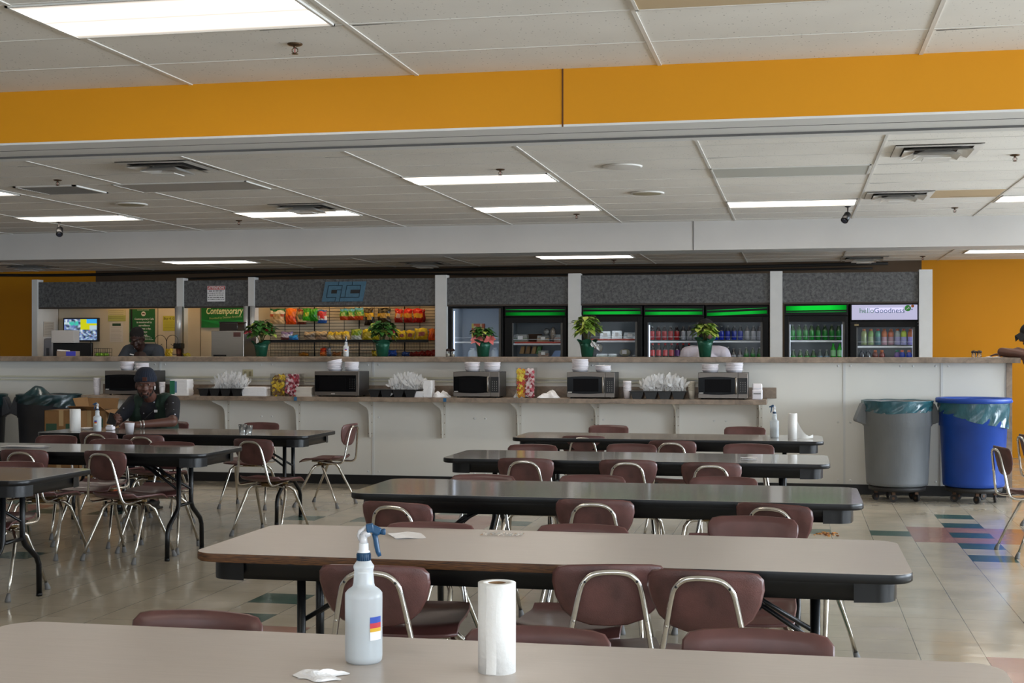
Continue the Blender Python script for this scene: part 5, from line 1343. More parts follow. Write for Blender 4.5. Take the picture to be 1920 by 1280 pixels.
# ---- shelf things
MSTEEL = mat('microwave_steel', '#77706a', .38, .85, noise=.06, scale=5, stretch=(1, 1, 40))
def micro(px0, px1, label, handle=True, front_w=None):
    YF_ = SY + .04; x0, x1 = XY(px0, YF_), XY(px1, YF_); w = x1 - x0; h = .265
    t = thing('microwave_oven', label, 'microwave', ((x0+x1)/2, YF_, SZ + .001), 0, 'steel microwaves on the shelf')
    body = MB().b2(-w/2, w/2, .02, .35, .012, h, bev=.004).build('case', mat('microwave_case', '#2b2a2b', .35), t)
    for sx in (-1, 1):
        for y in (.05, .3): MB().lathe([(.013, 0), (.013, .013)], (sx*(w/2-.04), y, 0), seg=10).build('foot', BLACKP, t)
    dw = w*.80 if handle else w
    d = MB().b2(-w/2, -w/2+dw, -.004, .02, .012, h, bev=.003).build('door', MSTEEL, t)
    if handle:
        MB().b2(-w/2+dw+.003, w/2, -.004, .02, .012, h, bev=.003).build('control_panel', MSTEEL, t)
        def arc(u): return .012*math.sin(PI*u)
        q = MB(); n = 14; top_, bot = h*.80, h*.22
        x_a, x_b = -w/2+.004, -w/2+dw-.004
        pts = [(x_a+(x_b-x_a)*i/n, bot - arc(i/n*.9+.05)) for i in range(n+1)] + [(x_b-(x_b-x_a)*i/n, top_+arc(i/n*.9+.05)) for i in range(n+1)]
        q.prism(pts, 'y', -.007, -.003); q.build('window', mat('oven_glass', '#08080a', .15, spec=.12), d)
        MB().b2(-w/2+.065, -w/2+dw-.065, -.0085, -.007, bot+.012, top_-.012).build('window_mesh', mat('oven_mesh', '#0d0c0e', .4, spec=.08), d)
        MB().b2(-w/2+dw+.006, w/2-.004, -.007, -.003, bot-.004, top_+.002).build('key_panel', BLACKP, t)
        q = MB()
        for i in range(3):
            for j in range(6): q.ball((w/2-.021-i*.022-.004, -.0075, bot+.02+j*.018), (.0035, .0015, .003), u=6, v=4)
        q.build('keys', pl('#a8a29c', .6), t)
        MB().tube([(x_b-.012, -.008, .06), (x_b-.012, -.034, .07), (x_b-.012, -.036, h-.06), (x_b-.012, -.008, h-.05)], .009, 0, 8).build('handle', mat('satin_handle', '#9a948c', .35, .9), d)
        MB().b2(-w/2+.010, -w/2+.052, -.0085, -.0075, bot+.001, bot+.009).build('badge', pl('#c8c4c0', .5), d)
    else:
        MB().b2(-w/2+.005, w/2-.03, -.008, -.003, h*.2, h*.85, bev=.004).build('window', mat('oven_glass', '#08080a', .15, spec=.12), d)
        MB().b2(-w/2+.05, w/2-.14, -.0095, -.008, h*.26, h*.79).build('window_mesh', mat('oven_mesh', '#0d0c0e', .4, spec=.08), d)
        q = MB()
        for i in range(3):
            for j in range(6): q.ball((w/2-.048-i*.024, -.009, h*.32+j*.02), (.003, .0015, .0022), u=6, v=4)
        q.build('keys', pl('#6a6662', .6), d)
        MB().b2(-.06, -.018, -.0055, -.004, h*.10, h*.135).build('badge', pl('#d8d0c8', .5), d)
    return (x0+x1)/2, YF_, w
M5 = []
for px0, px1, l, hd in ((197, 283, 'leftmost microwave on the shelf, behind the man in the beanie', True), (590, 673, 'widest microwave with dark front and no handle, second from the left', False), (850, 917+19, 'middle microwave on the shelf, third from the left', True),
                        (1063, 1152, 'fourth microwave from the left, left of the cup stack', True), (1309, 1402, 'rightmost microwave on the shelf', True)):
    micro(px0, px1, l, hd)
MT = SZ + .001 + .265
def plates(px, ytop, w_px, n_, label, tilt=0., seed=0):
    Y = SY + .2; x = XY(px, Y)
    r_ = .5*w_px*Y/F/CT*1.02
    for i in range(n_):
        r = random.Random(seed*10+i)
        tag(MB().lathe([(.001, .004), (r_*.7, .003), (r_*.82, .0), (r_*.98, .026), (r_, .029), (r_*.96, .031), (r_*.72, .007), (.001, .0065)], seg=24, cap=False).build('foam_bowl', FOAM, None, (x + r.uniform(-.004, .004), Y + r.uniform(-.004, .004), MT + .001 + i*.0165), rot=(r.uniform(-.02, .02), tilt*(i/n_), 0)),
            '%s, %s' % (label, ['lowest', 'second from below', 'third from below', 'fourth from below', 'fifth from below', 'sixth from below', 'topmost'][i if i < n_-1 else 6]), 'bowl', 'stacked white foam bowls')
for k_, (px, w_, n_, l) in enumerate(((239, 28, 5, 'white foam bowl in the left stack on the leftmost microwave'), (267, 26, 4, 'white foam bowl in the right stack on the leftmost microwave'),
    (628, 29, 6, 'white foam bowl in the slanted left stack on the second microwave'), (660, 27, 5, 'white foam bowl in the right stack on the second microwave'),
    (886, 29, 5, 'white foam bowl in the left stack on the middle microwave'), (923, 30, 5, 'white foam bowl in the right stack on the middle microwave'),
    (1088, 31, 7, 'white foam bowl in the tallest stack on the fourth microwave'), (1131, 29, 3, 'white foam bowl in the low stack on the fourth microwave'),
    (1332, 30, 4, 'white foam bowl in the left stack on the rightmost microwave'), (1377, 31, 5, 'white foam bowl in the right stack on the rightmost microwave'))):
    plates(px, 0, w_, n_, l, tilt=-.25 if k_ == 2 else 0, seed=k_)
CLP = glassy('clear_cutlery_plastic', (.95, .95, .96), .1, .08, .5, (.92, .92, .92))
def tray(px0, px1, label, labelu, u0, u1, seed):
    Y = SY + .14; x0, x1 = XY(px0, Y), XY(px1, Y); w = x1-x0; cx = (x0+x1)/2
    t = thing('cutlery_tray', label, 'tray', (cx, Y, SZ + .001), 0, 'black cutlery trays')
    q = MB(); n = 4; cw = w/n*.96
    for i in range(n):
        c_ = -w/2 + w*(i+.5)/n
        q.prism([(c_-cw*.32, 0), (c_+cw*.32, 0), (c_+cw*.46, .055), (c_+cw*.5, .075), (c_-cw*.5, .075), (c_-cw*.46, .055)], 'y', -.12, .12)
    q.build('compartments', BLACKP, t)
    MB().b2(-w/2-.01, w/2+.01, -.135, .135, .072, .080, bev=.003).build('rim', BLACKP, t)
    r = random.Random(seed); q = MB(); a, b_ = XY(u0, Y)-cx, XY(u1, Y)-cx
    for i in range(260):
        x = r.uniform(a, b_); y = r.uniform(-.1, .1); z = .08; an = r.gauss(0, .55); L = r.uniform(.06, .15) * (1 - .5*abs((x-a)/(b_-a)*2-1)**2)
        d = Vector((math.sin(an), r.uniform(-.4, .3), math.cos(an))).normalized(); p0 = Vector((x - d.x*.02, y, z)); p1 = p0 + d*L
        s_ = d.cross(Vector((0, 1, 0))).normalized()
        q.tube([p0, p1], .0018, 0, 3, cap=False)
        q.quad([p1 - s_*.008, p1 + s_*.008, p1 + s_*.011 + d*.028, p1 - s_*.011 + d*.028]); q.quad([p1 + d*.028 - s_*.009, p1 + d*.028 + s_*.009, p1 + d*.045 + s_*.003, p1 + d*.045 - s_*.003])
    tag(q.build('plastic_cutlery', CLP, None, (cx, Y, SZ + .001)), labelu, 'cutlery', None, 'stuff')
tray(380, 462, 'black cutlery tray left of the first candy bin', 'heap of clear plastic cutlery on the left tray', 408, 460, 1)
tray(697, 786, 'black cutlery tray right of the second microwave', 'heap of clear plastic cutlery on the middle tray', 738, 792, 2)
tray(1184, 1287, 'black cutlery tray left of the rightmost microwave', 'heap of clear plastic cutlery on the right tray', 1206, 1286, 3)
def napkins(px0, px1, py0, label, m=PAPER, n_=12, Y=SY+.13, bev=.006):
    x0, x1 = XY(px0, Y), XY(px1, Y); h = ZA(py0, x0, Y) - SZ; w = x1-x0
    t = thing('napkin_stack', label, 'napkins', ((x0+x1)/2, Y, SZ + .001), 0, 'napkin stacks on the shelf')
    q = MB(); r = random.Random(px0)
    for i in range(n_):
        q.box((r.uniform(-.003, .003), r.uniform(-.003, .003), h*(i+.5)/n_), (w*r.uniform(.96, 1), .16, h/n_*.96), 0, rz=r.uniform(-.015, .015))
    q.build('folded_sheets', m, t); return t, w, h
napkins(459, 503, 725, 'loose white napkin stack right of the left cutlery tray')
napkins(560, 589, 725, 'cream napkin stack touching the second microwave', mat('cream_napkin', '#cfc6ba', .85))
t, w, h = napkins(325, 357, 711, 'wrapped napkin pack with green and blue end print on the shelf')
MB().b2(-w/2-.002, -w/2+w*.28, -.082, -.080, .012, h).build('green_print', pl('#1c6a4c', .5), t)
MB().b2(-w/2+w*.28, -w/2+w*.40, -.082, -.080, .03, h-.02).build('blue_print', pl('#5a7a94', .5), t)
napkins(797, 812, 713, 'upright white napkin stack right of the middle cutlery tray', n_=16)
napkins(778, 797, 733, 'low white napkin pile in front of the upright napkins', n_=5)
def crumple(loc, w, d, h, label, seed, name='crumpled_napkin', m=PAPER):
    r = random.Random(seed); ph = [r.uniform(0, 6) for _ in range(6)]
    def f(u, v):
        x, y = (u-.5)*w, (v-.5)*d; e = (1-abs(2*u-1)**2)*(1-abs(2*v-1)**2)
        z = h*(.3*e + .5*abs(math.sin(u*5+ph[0])*math.cos(v*4+ph[1])) * e + .25*abs(math.sin(u*11+v*7+ph[2]))*e + .06)
        return (x + .012*math.sin(v*9+ph[3]), y + .012*math.sin(u*8+ph[4]), z)
    q = MB(); q.grid(f, 16, 12, smooth=False); q.grid(lambda u, v: tuple(Vector(f(u, v))*1. - Vector((0, 0, min(f(u, v)[2]-.0005, .004)))), 16, 12, smooth=False)
    o = q.build(name, m, None, loc); return tag(o, label, 'napkin', 'crumpled napkins')
def cr(px, py, w, d, h, label, seed, Z=None, Y=None):
    p = G(px, py, Z); crumple((p.x, p.y, Z + .0005), w, d, h, label, seed)
Ysh = SY + .12
crumple((XY(829, Ysh), Ysh, SZ + .0005), .17, .14, .085, 'crumpled napkin on the shelf left of the middle microwave', 1)
crumple((XY(974, Ysh), Ysh, SZ + .0005), .10, .10, .10, 'crumpled napkin standing in front of the tall candy bin', 2)
crumple((XY(1030, Ysh), Ysh, SZ + .0005), .21, .16, .095, 'puffy crumpled napkin bag right of the tall candy bin', 3)
cr(598, 1268, .095, .08, .018, 'crumpled napkin on the nearest table beside the spray bottle', 4, TZ)
# folded flat napkins on tables
def flat(px, py, w, d, rz, label, h=.004):
    p = G(px, py, TZ); q = MB(); q.grid(lambda u, v: ((u-.5)*w, (v-.5)*d, h + .004*math.sin(u*6+v*4)*u), 10, 6); q.grid(lambda u, v: ((u-.5)*w, (v-.5)*d, .0008), 2, 2)
    o = q.build('paper_napkin', PAPER, None, (p.x, p.y, TZ), rz); tag(o, label, 'napkin', 'flat napkins on tables')
flat(762, 1005, .115, .16, .5, 'flat white napkin on the second table behind the spray bottle')
flat(1404, 861, .10, .08, .2, 'folded napkin on the fourth table of the right row', .012)
flat(48, 838, .32, .15, .1, 'large white paper sheet on the middle left table', .008)
flat(165, 804, .12, .2, 0, 'folded white paper on the table behind the left paper roll', .012)
p = G(941, 1003, TZ)
q = MB(); rr_ = random.Random(2)
q.grid(lambda u, v: ((u-.5)*.16, (v-.5)*.07, .002 + .006*abs(math.sin(u*21)*math.sin(v*9+u*5))), 24, 8, smooth=False)
tag(q.build('plastic_wrapper', glassy('clear_wrapper', (.92, .92, .92), .12, .15, .12), None, (p.x, p.y, TZ)), 'crinkled clear wrapper on the second table', 'wrapper')
# candy bins
def candy(px0, px1, py0, label, cols_l, cols_r, lab_l, split=.5):
    Y = SY + .13; x0, x1 = XY(px0, Y), XY(px1, Y); w = x1-x0; h = ZA(py0, x0, Y) - SZ
    t = thing('candy_bin', label, 'candy bin', ((x0+x1)/2, Y, SZ + .001), 0, 'clear candy bins on the shelf')
    q = MB(); q.b2(-w/2, w/2, -.08, -.077, 0, h*.99); q.b2(-w/2, -w/2+.003, -.08, .08, 0, h); q.b2(w/2-.003, w/2, -.08, .08, 0, h); q.b2(-w/2, w/2, .077, .08, 0, h); q.b2(-.0015, .0015, -.077, .08, 0, h); q.b2(-w/2, w/2, -.08, .08, 0, .003)
    q.build('clear_case', glassy('acrylic', (.99, .99, .99), .0, .03, 0., fk=.5), t)
    r = random.Random(px0); mats = [pl(c_, .35) for c_ in cols_l + cols_r]; q = MB()
    for side, n0, cl in ((-1, 0, cols_l), (1, len(cols_l), cols_r)):
        for i in range(int(110*h/.2)):
            x = side*r.uniform(.012, w/2-.02); z = r.uniform(.012, h*.93); y = r.uniform(-.070, -.045)
            q.box((x, y, z), (r.uniform(.028, .042), .012, r.uniform(.018, .026)), n0 + r.randrange(len(cl)), rz=r.uniform(-.5, .5), ry=r.uniform(-1.2, 1.2))
    o = q.build('wrapped_candy', mats, t); o['kind'] = 'stuff'
candy(512, 566, 700, 'clear candy bin with yellow and dark red wrapped candy, left of the second microwave', ['#e8c428', '#8a6a1c', '#f0d040', '#7a5420'], ['#b83848', '#e8b8c0', '#8c2838', '#f0dcdc'], '')
candy(970, 1005, 689, 'tall clear candy bin with yellow and red candy beside the middle microwave', ['#f4d030', '#d8901c', '#f0e050', '#d04c30'], ['#a03444', '#e0b8bc', '#b83c4c', '#ecd8d8'], '')
def cupstack(px, py0, label, n_=8, r_=.034, h=None, Y=SY + .13, m=FOAM, loc=None):
    x = XY(px, Y); h = h or ZA(py0, x, Y) - SZ
    t = thing('cup_stack', label, 'cups', (x, Y, SZ + .001), 0, 'stacked white cups')
    c_h = .085; q = MB()
    q.lathe([(r_*.7, 0), (r_*.96, c_h)], seg=18)
    k = max(1, int((h - c_h)/.012))
    for i in range(k): q.lathe([(r_*.94, c_h + i*(h-c_h)/k), (r_*1.02, c_h + i*(h-c_h)/k + .004), (r_*.96, c_h + (i+1)*(h-c_h)/k)], seg=18)
    q.build('nested_cups', m, t)
cupstack(182, 708, 'stack of white cups in clear wrap at the left end of the shelf', r_=.04)
cupstack(304, 716, 'white cup stack partly behind the man in the beanie')
cupstack(1176, 714, 'tall pale cup stack between the fourth microwave and the right tray', r_=.042)
cupstack(1297, 715, 'tall cup stack touching the rightmost microwave', r_=.036, m=mat('cream_cup', '#c9c2b4', .6))
x = XY(1420, Ysh)
t = thing('napkin_dispenser', 'small white tilted napkin dispenser at the right end of the shelf', 'dispenser', (x, Ysh, SZ + .001))
MB().box((0, 0, .05), (.10, .1, .10), bev=.012).build('base', FOAM, t)
MB().box((0, .01, .118), (.095, .09, .06), rx=-.35, bev=.012).build('lid', FOAM, t)
MB().box((.0, -.052, .06), (.07, .004, .015)).build('slot', pl('#8a8a8a', .6), t)
# foam cup, clear cups, phone on the tables
p = G(243, 815, TZ)
t = thing('foam_cup', 'white foam cup standing on the table in front of the man', 'cup', (p.x, p.y, TZ))
MB().lathe([(.001, .004), (.027, .003), (.028, 0), (.040, .095), (.042, .097), (.040, .099), (.037, .096), (.026, .01)], seg=24, cap=False).build('cup', FOAM, t)
for i, (px, py) in enumerate(((455, 812), (466, 814))):
    p = G(px, py, TZ); o = MB().lathe([(.026, 0), (.036, .075), (.0345, .075), (.025, .004)], seg=20, cap=False).build('clear_cup', CLG, None, (p.x, p.y, TZ))
    tag(o, 'clear plastic cup on the farthest left table, %s of two' % ('left', 'right')[i], 'cup', 'clear plastic cups')
p = G(207, 806, TZ)
tag(MB().box((0, 0, .018), (.075, .05, .034), bev=.012).box((0, -.01, .04), (.05, .03, .012), bev=.005).build('white_clip', FOAM, None, (p.x, p.y, TZ)), 'small white case on the table beside the man’s hands', 'case')
# crumbs on the floor
p = G(1550, 1002, 0); q = MB(); r = random.Random(9)
for i in range(26): q.box((r.gauss(0, .05), r.gauss(0, .05), .004), (r.uniform(.01, .035), r.uniform(.006, .016), .006), r.randrange(2), rz=r.uniform(0, 3))
tag(q.build('food_scraps', [pl('#b87830', .8), pl('#8a5020', .8)], None, (p.x, p.y, 0)), 'spilled golden food scraps on the floor tiles', 'scraps', None, 'stuff')
for px, py in ((808, 1234), (840, 1237), (305, 1247), (652, 1254)):
    pass
# ================================================================== BINS, BOXES
def bin_(x, y, rz, label, m, liner, liner_m, s_=1., lid=None, cat='bin', peak=False, handles=True):
    t = thing('trash_can', label, cat, (x, y, 0), rz, 'round wheeled bins')
    r0, r1, zb, zt = .285*s_, .325*s_, .145, .955
    dol = MB().lathe([(.25*s_, .10), (.265*s_, .105), (.27*s_, .14), (.25*s_, .145)], seg=32).build('dolly', mat('dolly_black', '#1d1b1b', .6), t)
    for i in range(5):
        a = 2*PI*i/5 + .5; c_ = Vector((.2*s_*math.cos(a), .2*s_*math.sin(a), .038)); ax = a + 1.1*i
        q = MB(); d = Vector((math.cos(ax), math.sin(ax), 0))*.012
        q.tube([c_-d, c_+d], .037, 0, 18); q.build('wheel', mat('caster_rubber', '#262322', .7), dol)
        MB().tube([c_-d*1.25, c_+d*1.25], .014, 0, 10).box((c_.x, c_.y, .085), (.03, .03, .03), 0).build('caster_fork', mat('rusty_steel', '#5e4636', .5, .6), dol)
    zs = zt - .24*s_
    body = MB(); body.lathe([(r0*.86, zb), (r0, zb+.012), (r0+.004, zb+.04), (r0+(r1-r0)*.66, zs), (r0+(r1-r0)*.66+.012, zs+.006), (r0+(r1-r0)*.9, zt-.02), (r1, zt-.015), (r1+.006, zt-.004), (r1, zt), (r1-.012, zt), (r1-.02, zt-.03), (r0*.9, zb+.02), (.001, zb+.02)], seg=48, cap=False)
    body.build('body', m, t)
    for sx in ((-1, 1) if handles else ()):
        h = MB(); rb = r0+(r1-r0)*.8
        pr = [(sx*(rb-.005), zt-.02), (sx*(r1+.02), zt-.02), (sx*(r1+.085), zt-.175), (sx*(r1+.08), zt-.195), (sx*(rb-.01), zs+.01)]
        if sx < 0: pr = pr[::-1]
        h.prism(pr, 'y', -.07, .07); o = h.build('handle', m, t)
        bv = o.modifiers.new('b', 'BEVEL'); bv.width = .012; bv.segments = 2
    ll = MB()
    def drop(a):   # how far the bag hangs over the rim
        return liner(a)
    def f(u, v):
        a = 2*PI*u; D_ = drop(a); rr_ = r1 + .012 + .004*math.sin(17*a + 6*v) * v
        if v < .12: return ((r1-.02)*math.cos(a), (r1-.02)*math.sin(a), zt - .05 + .05*v/.12)
        if v < .2: return (rr_*math.cos(a), rr_*math.sin(a), zt + .008 + .002*math.sin(9*a))
        k_ = (v-.2)/.8; rr2 = rr_ + .008*math.sin(13*a + 8*k_)*k_ - .010*k_
        wob = .005*math.sin(5*a+k_*9)
        return (rr2*math.cos(a), rr2*math.sin(a), zt + .004 - D_*k_ + wob*k_)
    ll.grid(f, 120, 14, 0, closed_u=True)
    if peak: ll.grid(lambda u, v: (-.26*s_ + .26*u*s_, -.1 + .25*v, zt + .10*math.sin(PI*u)*(1-abs(2*v-1)**2) + .004*math.sin(u*20)), 12, 8)
    ll.build('bag_liner', liner_m, t)
    if lid: 
        MB().lathe([(r1+.018, zt-.012), (r1+.028, zt-.008), (r1+.03, zt+.028), (r1+.02, zt+.036), (r1-.03, zt+.032), (r1-.05, zt+.012), (r1-.045, zt-.0), (r1+.018, zt-.0)], seg=56, cap=False).build('rim_ring', lid, t)
        MB().b2(-.06, .05, -(r1+.036), -(r1+.02), zt-.008, zt+.012, bev=.003).build('rim_tab', mat('blue_tab', '#2f6ad0', .4), t)
    return t
LINER_T = mat('teal_bag', '#2a5560', .25, noise=.35, scale=9, bump=.9, bscale=18, stretch=(1, 1, .35), coat=.4)
LINER_D = mat('dark_teal_bag', '#152f33', .3, noise=.3, scale=9, bump=.8, bscale=18, stretch=(1, 1, .35), coat=.3)
GBIN = mat('grey_bin_plastic', '#6a6e72', .5, noise=.13, scale=7, bump=.1, bscale=50, stretch=(1, 1, .3))
BBIN = mat('blue_bin_plastic', '#053c94', .42, noise=.1, scale=6)
DBIN = mat('dark_bin_plastic', '#2b2e36', .45, noise=.08)
p = P(1682, 900, 13.72)
bin_(p.x, 13.72, TH, 'large grey bin on wheels with teal bag, standing against the white counter wall', GBIN, lambda a: .085 + .03*math.cos(a + PI/2 + .4), LINER_T, 1.0)
p = P(1825, 900, 13.75)
bin_(p.x, 13.75, 1.75, 'bright blue bin on wheels with teal bag, at the right end of the counter', BBIN, lambda a: .17 + .08*math.cos(a + 1.75 + .3), LINER_T, 0.98, BBIN, handles=False)
p = P(92, 850, 13.72)
bin_(p.x, 13.72, TH, 'dark grey bin with dark bag at the left counter wall behind the cardboard boxes', DBIN, lambda a: .11 + .03*math.cos(a), LINER_D, 1.03, peak=True)
p = P(-48, 850, 13.55)
bin_(p.x, 13.55, TH, 'dark grey bin cut off by the left edge of the photo', DBIN, lambda a: .12 + .03*math.cos(a), LINER_D, 1.03)
KRAFT = mat('kraft_cardboard', '#7d5b35', .8, noise=.08); KGR = mat('carton_green', '#2c4a38', .8)
def carton(x, y, z, w, d, h, label, open_=False, prints=(), rz=0.):
    t = thing('cardboard_box', label, 'cardboard box', (x, y, z), rz, 'cardboard boxes behind the left tables')
    q = MB(); q.b2(-w/2, w/2, -d/2, -d/2+.005, 0, h); q.b2(-w/2, w/2, d/2-.005, d/2, 0, h); q.b2(-w/2, -w/2+.005, -d/2, d/2, 0, h); q.b2(w/2-.005, w/2, -d/2, d/2, 0, h); q.b2(-w/2, w/2, -d/2, d/2, 0, .006)
    if not open_: q.b2(-w/2, w/2, -d/2, d/2, h-.004, h)
    q.build('carton', KRAFT, t)
    if open_:
        for nm_, c_, sz, rx, ry in (('flap', (0, -d/2-.05, h+.025), (w, .13, .005), -.35, 0), ('flap', (w/2+.05, 0, h-.03), (.14, d, .005), 0, .5), ('flap', (-w/2+.03, 0, h+.06), (.14, d, .005), 0, 1.2), ('flap', (0, d/2-.02, h+.06), (w, .12, .005), 1.2, 0)):
            MB().box(c_, sz, 0, rx=rx, ry=ry).build(nm_, KRAFT, t)
    MB().b2(-.025, .025, -d/2-.0015, -d/2, h*.35, h).build('packing_tape', mat('tan_tape', '#a98f66', .4), t)
    for (x0, x1, z0_, z1_) in prints: MB().b2(x0, x1, -d/2-.001, -d/2, z0_, z1_).build('print_panel', KGR, t)
    return t
xb_ = XY(130, 12.9)
t = carton(xb_ - .05, 12.95, 0, .45, .34, .37, 'cardboard box on the floor with black lettering, lowest of the stack')
scribble('printed_line', t, -.15, .12, .24, .022, -.1703, BLACKT, 1); scribble('printed_line', t, -.13, .12, .195, .022, -.1703, BLACKT, 2)
carton(xb_ - .03, 12.97, .372, .40, .32, .21, 'middle cardboard box of the stack by the left bin', prints=())
carton(xb_ - .04, 12.96, .584, .38, .30, .245, 'open-topped box with green print panels, upper left of the stack', False, ((-.17, -.05, .02, .11), (.05, .15, .02, .11)))
xb2 = XY(172, 13.1)
carton(xb2, 13.15, 0, .33, .32, .40, 'plain cardboard box on the floor right of the lettered one')
carton(xb2 + .02, 13.15, .402, .36, .32, .42, 'open cardboard box with raised flaps and green print, above the left table', True, ((-.10, -.02, .12, .30), (.06, .155, .14, .34)), rz=.05)
tag(MB().lathe([(.001, 0), (.16, 0), (.22, .06), (.225, .065), (.215, .065), (.155, .008), (.001, .006)], seg=28, cap=False).build('orange_tray', pl('#a8502c', .6), None, (XY(214, 12.6), 12.6, 0.001)), 'round orange tray on the floor under the left tables', 'tray')

# ================================================================== PEOPLE
SKIN = mat('dark_skin', '#55352a', .5, noise=.1, scale=10); SKIN2 = mat('deep_skin', '#38211a', .5, noise=.1, scale=10)
def remesh(o, v=.006, it=4):
    m = o.modifiers.new('r', 'REMESH'); m.mode = 'VOXEL'; m.voxel_size = v; m.use_smooth_shade = True
    s_ = o.modifiers.new('s', 'SMOOTH'); s_.iterations = it; s_.factor = .5
    return o
def rotm(pitch=0., yaw=0., roll=0.): return (Matrix.Rotation(yaw, 3, 'Z') @ Matrix.Rotation(roll, 3, 'Y') @ Matrix.Rotation(pitch, 3, 'X'))
def head(m, c, R, s_=1.0, ears=True):
    """head facing -Y; c = centre (eye level)"""
    c = Vector(c)
    def e(p, r): m.ball(c + R @ (Vector(p)*s_), tuple(a*s_ for a in r), 0, 16, 12, rot=R.to_euler())
    e((0, .012, .035), (.076, .096, .088)); e((0, -.012, -.03), (.066, .078, .075)); e((0, -.03, -.075), (.046, .052, .042)); e((0, -.052, -.098), (.026, .026, .018))
    e((0, -.086, -.022), (.0135, .016, .026)); e((0, -.097, -.038), (.015, .014, .011)); e((-.014, -.088, -.041), (.010, .010, .008)); e((.014, -.088, -.041), (.010, .010, .008))
    e((0, -.083, .022), (.052, .014, .010)); e((-.045, -.062, -.028), (.022, .022, .022)); e((.045, -.062, -.028), (.022, .022, .022))
    e((0, -.086, -.067), (.025, .010, .0065)); e((0, -.084, -.077), (.022, .010, .007))
    if ears:
        for sx in (-1, 1): e((sx*.078, .008, -.012), (.009, .018, .03))
def face_bits(t, c, R, s_=1.0, skin=None):
    c = Vector(c)
    for sx in (-1, 1):
        o = MB().ball(c + R @ (Vector((sx*.031, -.073, .003))*s_), (.0115*s_, .009*s_, .0052*s_), 0, 12, 8, rot=R.to_euler()).build('eye', mat('eye_white', '#7c6e66', .35), t)
        MB().ball(c + R @ (Vector((sx*.031, -.0815, .003))*s_), (.006*s_, .003*s_, .006*s_), 0, 10, 6).build('pupil', mat('pupil', '#120b08', .2), o)
        MB().tube([c + R @ (Vector((sx*.012, -.090, .028))*s_), c + R @ (Vector((sx*.035, -.088, .034))*s_), c + R @ (Vector((sx*.056, -.074, .026))*s_)], [.004*s_, .004*s_, .002*s_], 0, 6).build('eyebrow', mat('brow_hair', '#140d0a', .9), t)
def hand(m, wrist, d, n, s_=1., curl=.5, thumb=1, spread=.0):
    """wrist point, direction of the fingers, palm normal; thumb=+1/-1 side"""
    w = Vector(wrist); d = Vector(d).normalized(); n = Vector(n); n = (n - d*n.dot(d)).normalized(); sd = d.cross(n).normalized()*thumb
    for k_ in range(5):
        a = -0.032 + .016*k_
        m.cap(w + sd*a*.5*s_, .014*s_, w + d*.085*s_ + sd*a*s_, .0115*s_)
    for i, (off, L) in enumerate(((.031, .072), (.011, .082), (-.010, .076), (-.030, .060))):
        b0 = w + d*.085*s_ + sd*off*s_; c1 = curl*(.6 + .12*i); d1 = (d*math.cos(c1) + n*math.sin(c1) + sd*spread*off*8).normalized(); p1 = b0 + d1*L*.5*s_
        c2 = c1 + curl*1.0; d2 = d*math.cos(c2) + n*math.sin(c2); p2 = p1 + d2*L*.3*s_; c3 = c2 + curl*.6; d3 = d*math.cos(c3) + n*math.sin(c3); p3 = p2 + d3*L*.22*s_
        m.cap(b0, .0098*s_, p1, .0088*s_); m.cap(p1, .0088*s_, p2, .0078*s_); m.cap(p2, .0078*s_, p3, .0068*s_)
    t0 = w + d*.025*s_ + sd*.032*s_; t1 = t0 + (d*.6 + sd*.6 + n*.35).normalized()*.038*s_; t2 = t1 + (d*.85 + sd*.1 + n*.4).normalized()*.032*s_
    m.cap(t0, .0145*s_, t1, .0105*s_); m.cap(t1, .0105*s_, t2, .0085*s_)
# --- seated man
X0 = -5.85
t = thing('person', 'seated man in navy beanie, dotted navy shirt and green vest, forearms on table', 'person', (X0, 11.98, 0))
def L(x, y, z): return Vector((x - X0, y - 11.98, z))
hc = L(X0 + .005, 11.66, 1.13); RH = rotm(pitch=.06, yaw=.40)
b = MB(); head(b, hc, RH, 1.06)
b.cap(L(X0, 11.80, .98), .062, L(X0, 11.70, 1.06), .058)
b.cap(L(X0, 11.95, .55), .15, L(X0, 11.84, .88), .14); b.cap(L(X0-.13, 11.83, .96), .07, L(X0+.13, 11.83, .96), .07)
eL = L(-5.50, 11.50, .80); eR = L(-6.08, 11.56, .80)
wL = L(-5.745, 11.29, .782); wR = L(-5.965, 11.30, .785)
b.cap(L(X0+.19, 11.82, .955), .052, eL, .044); b.cap(L(X0-.19, 11.82, .955), .052, eR, .044)
b.cap(eL, .046, wL, .029); b.cap(eR, .046, wR, .030)
hand(b, wL, (-1, -.12, .0), (0, -.5, -.4), 1.05, .55, thumb=-1)
hand(b, wR, (.25, -.6, .35), (.6, .1, .1), 1.05, .9, thumb=1)
for sx in (-1, 1):
    b.cap(L(X0+sx*.09, 11.95, .53), .09, L(X0+sx*.13, 11.53, .53), .068); b.cap(L(X0+sx*.13, 11.53, .53), .062, L(X0+sx*.12, 11.60, .1), .045)
    b.cap(L(X0+sx*.12, 11.60, .06), .042, L(X0+sx*.13, 11.42, .035), .032)
remesh(b.build('body', SKIN, t), .0055, 5)
face_bits(t, hc, RH, 1.06)
q = MB()   # beard along the jaw
for p_, r_ in (((0, -.050, -.098), (.030, .030, .021)), ((-.036, -.022, -.082), (.020, .036, .022)), ((.036, -.022, -.082), (.020, .036, .022)), ((-.058, .0, -.05), (.010, .026, .03)), ((.058, .0, -.05), (.010, .026, .03)), ((0, -.0865, -.058), (.026, .007, .004)), ((0, -.078, -.092), (.018, .008, .008)), ((-.028, -.076, -.074), (.006, .010, .016)), ((.028, -.076, -.074), (.006, .010, .016))):
    q.ball(hc + RH @ (Vector(p_)*1.06), tuple(a*1.06 for a in r_), 0, 12, 8, rot=RH.to_euler())
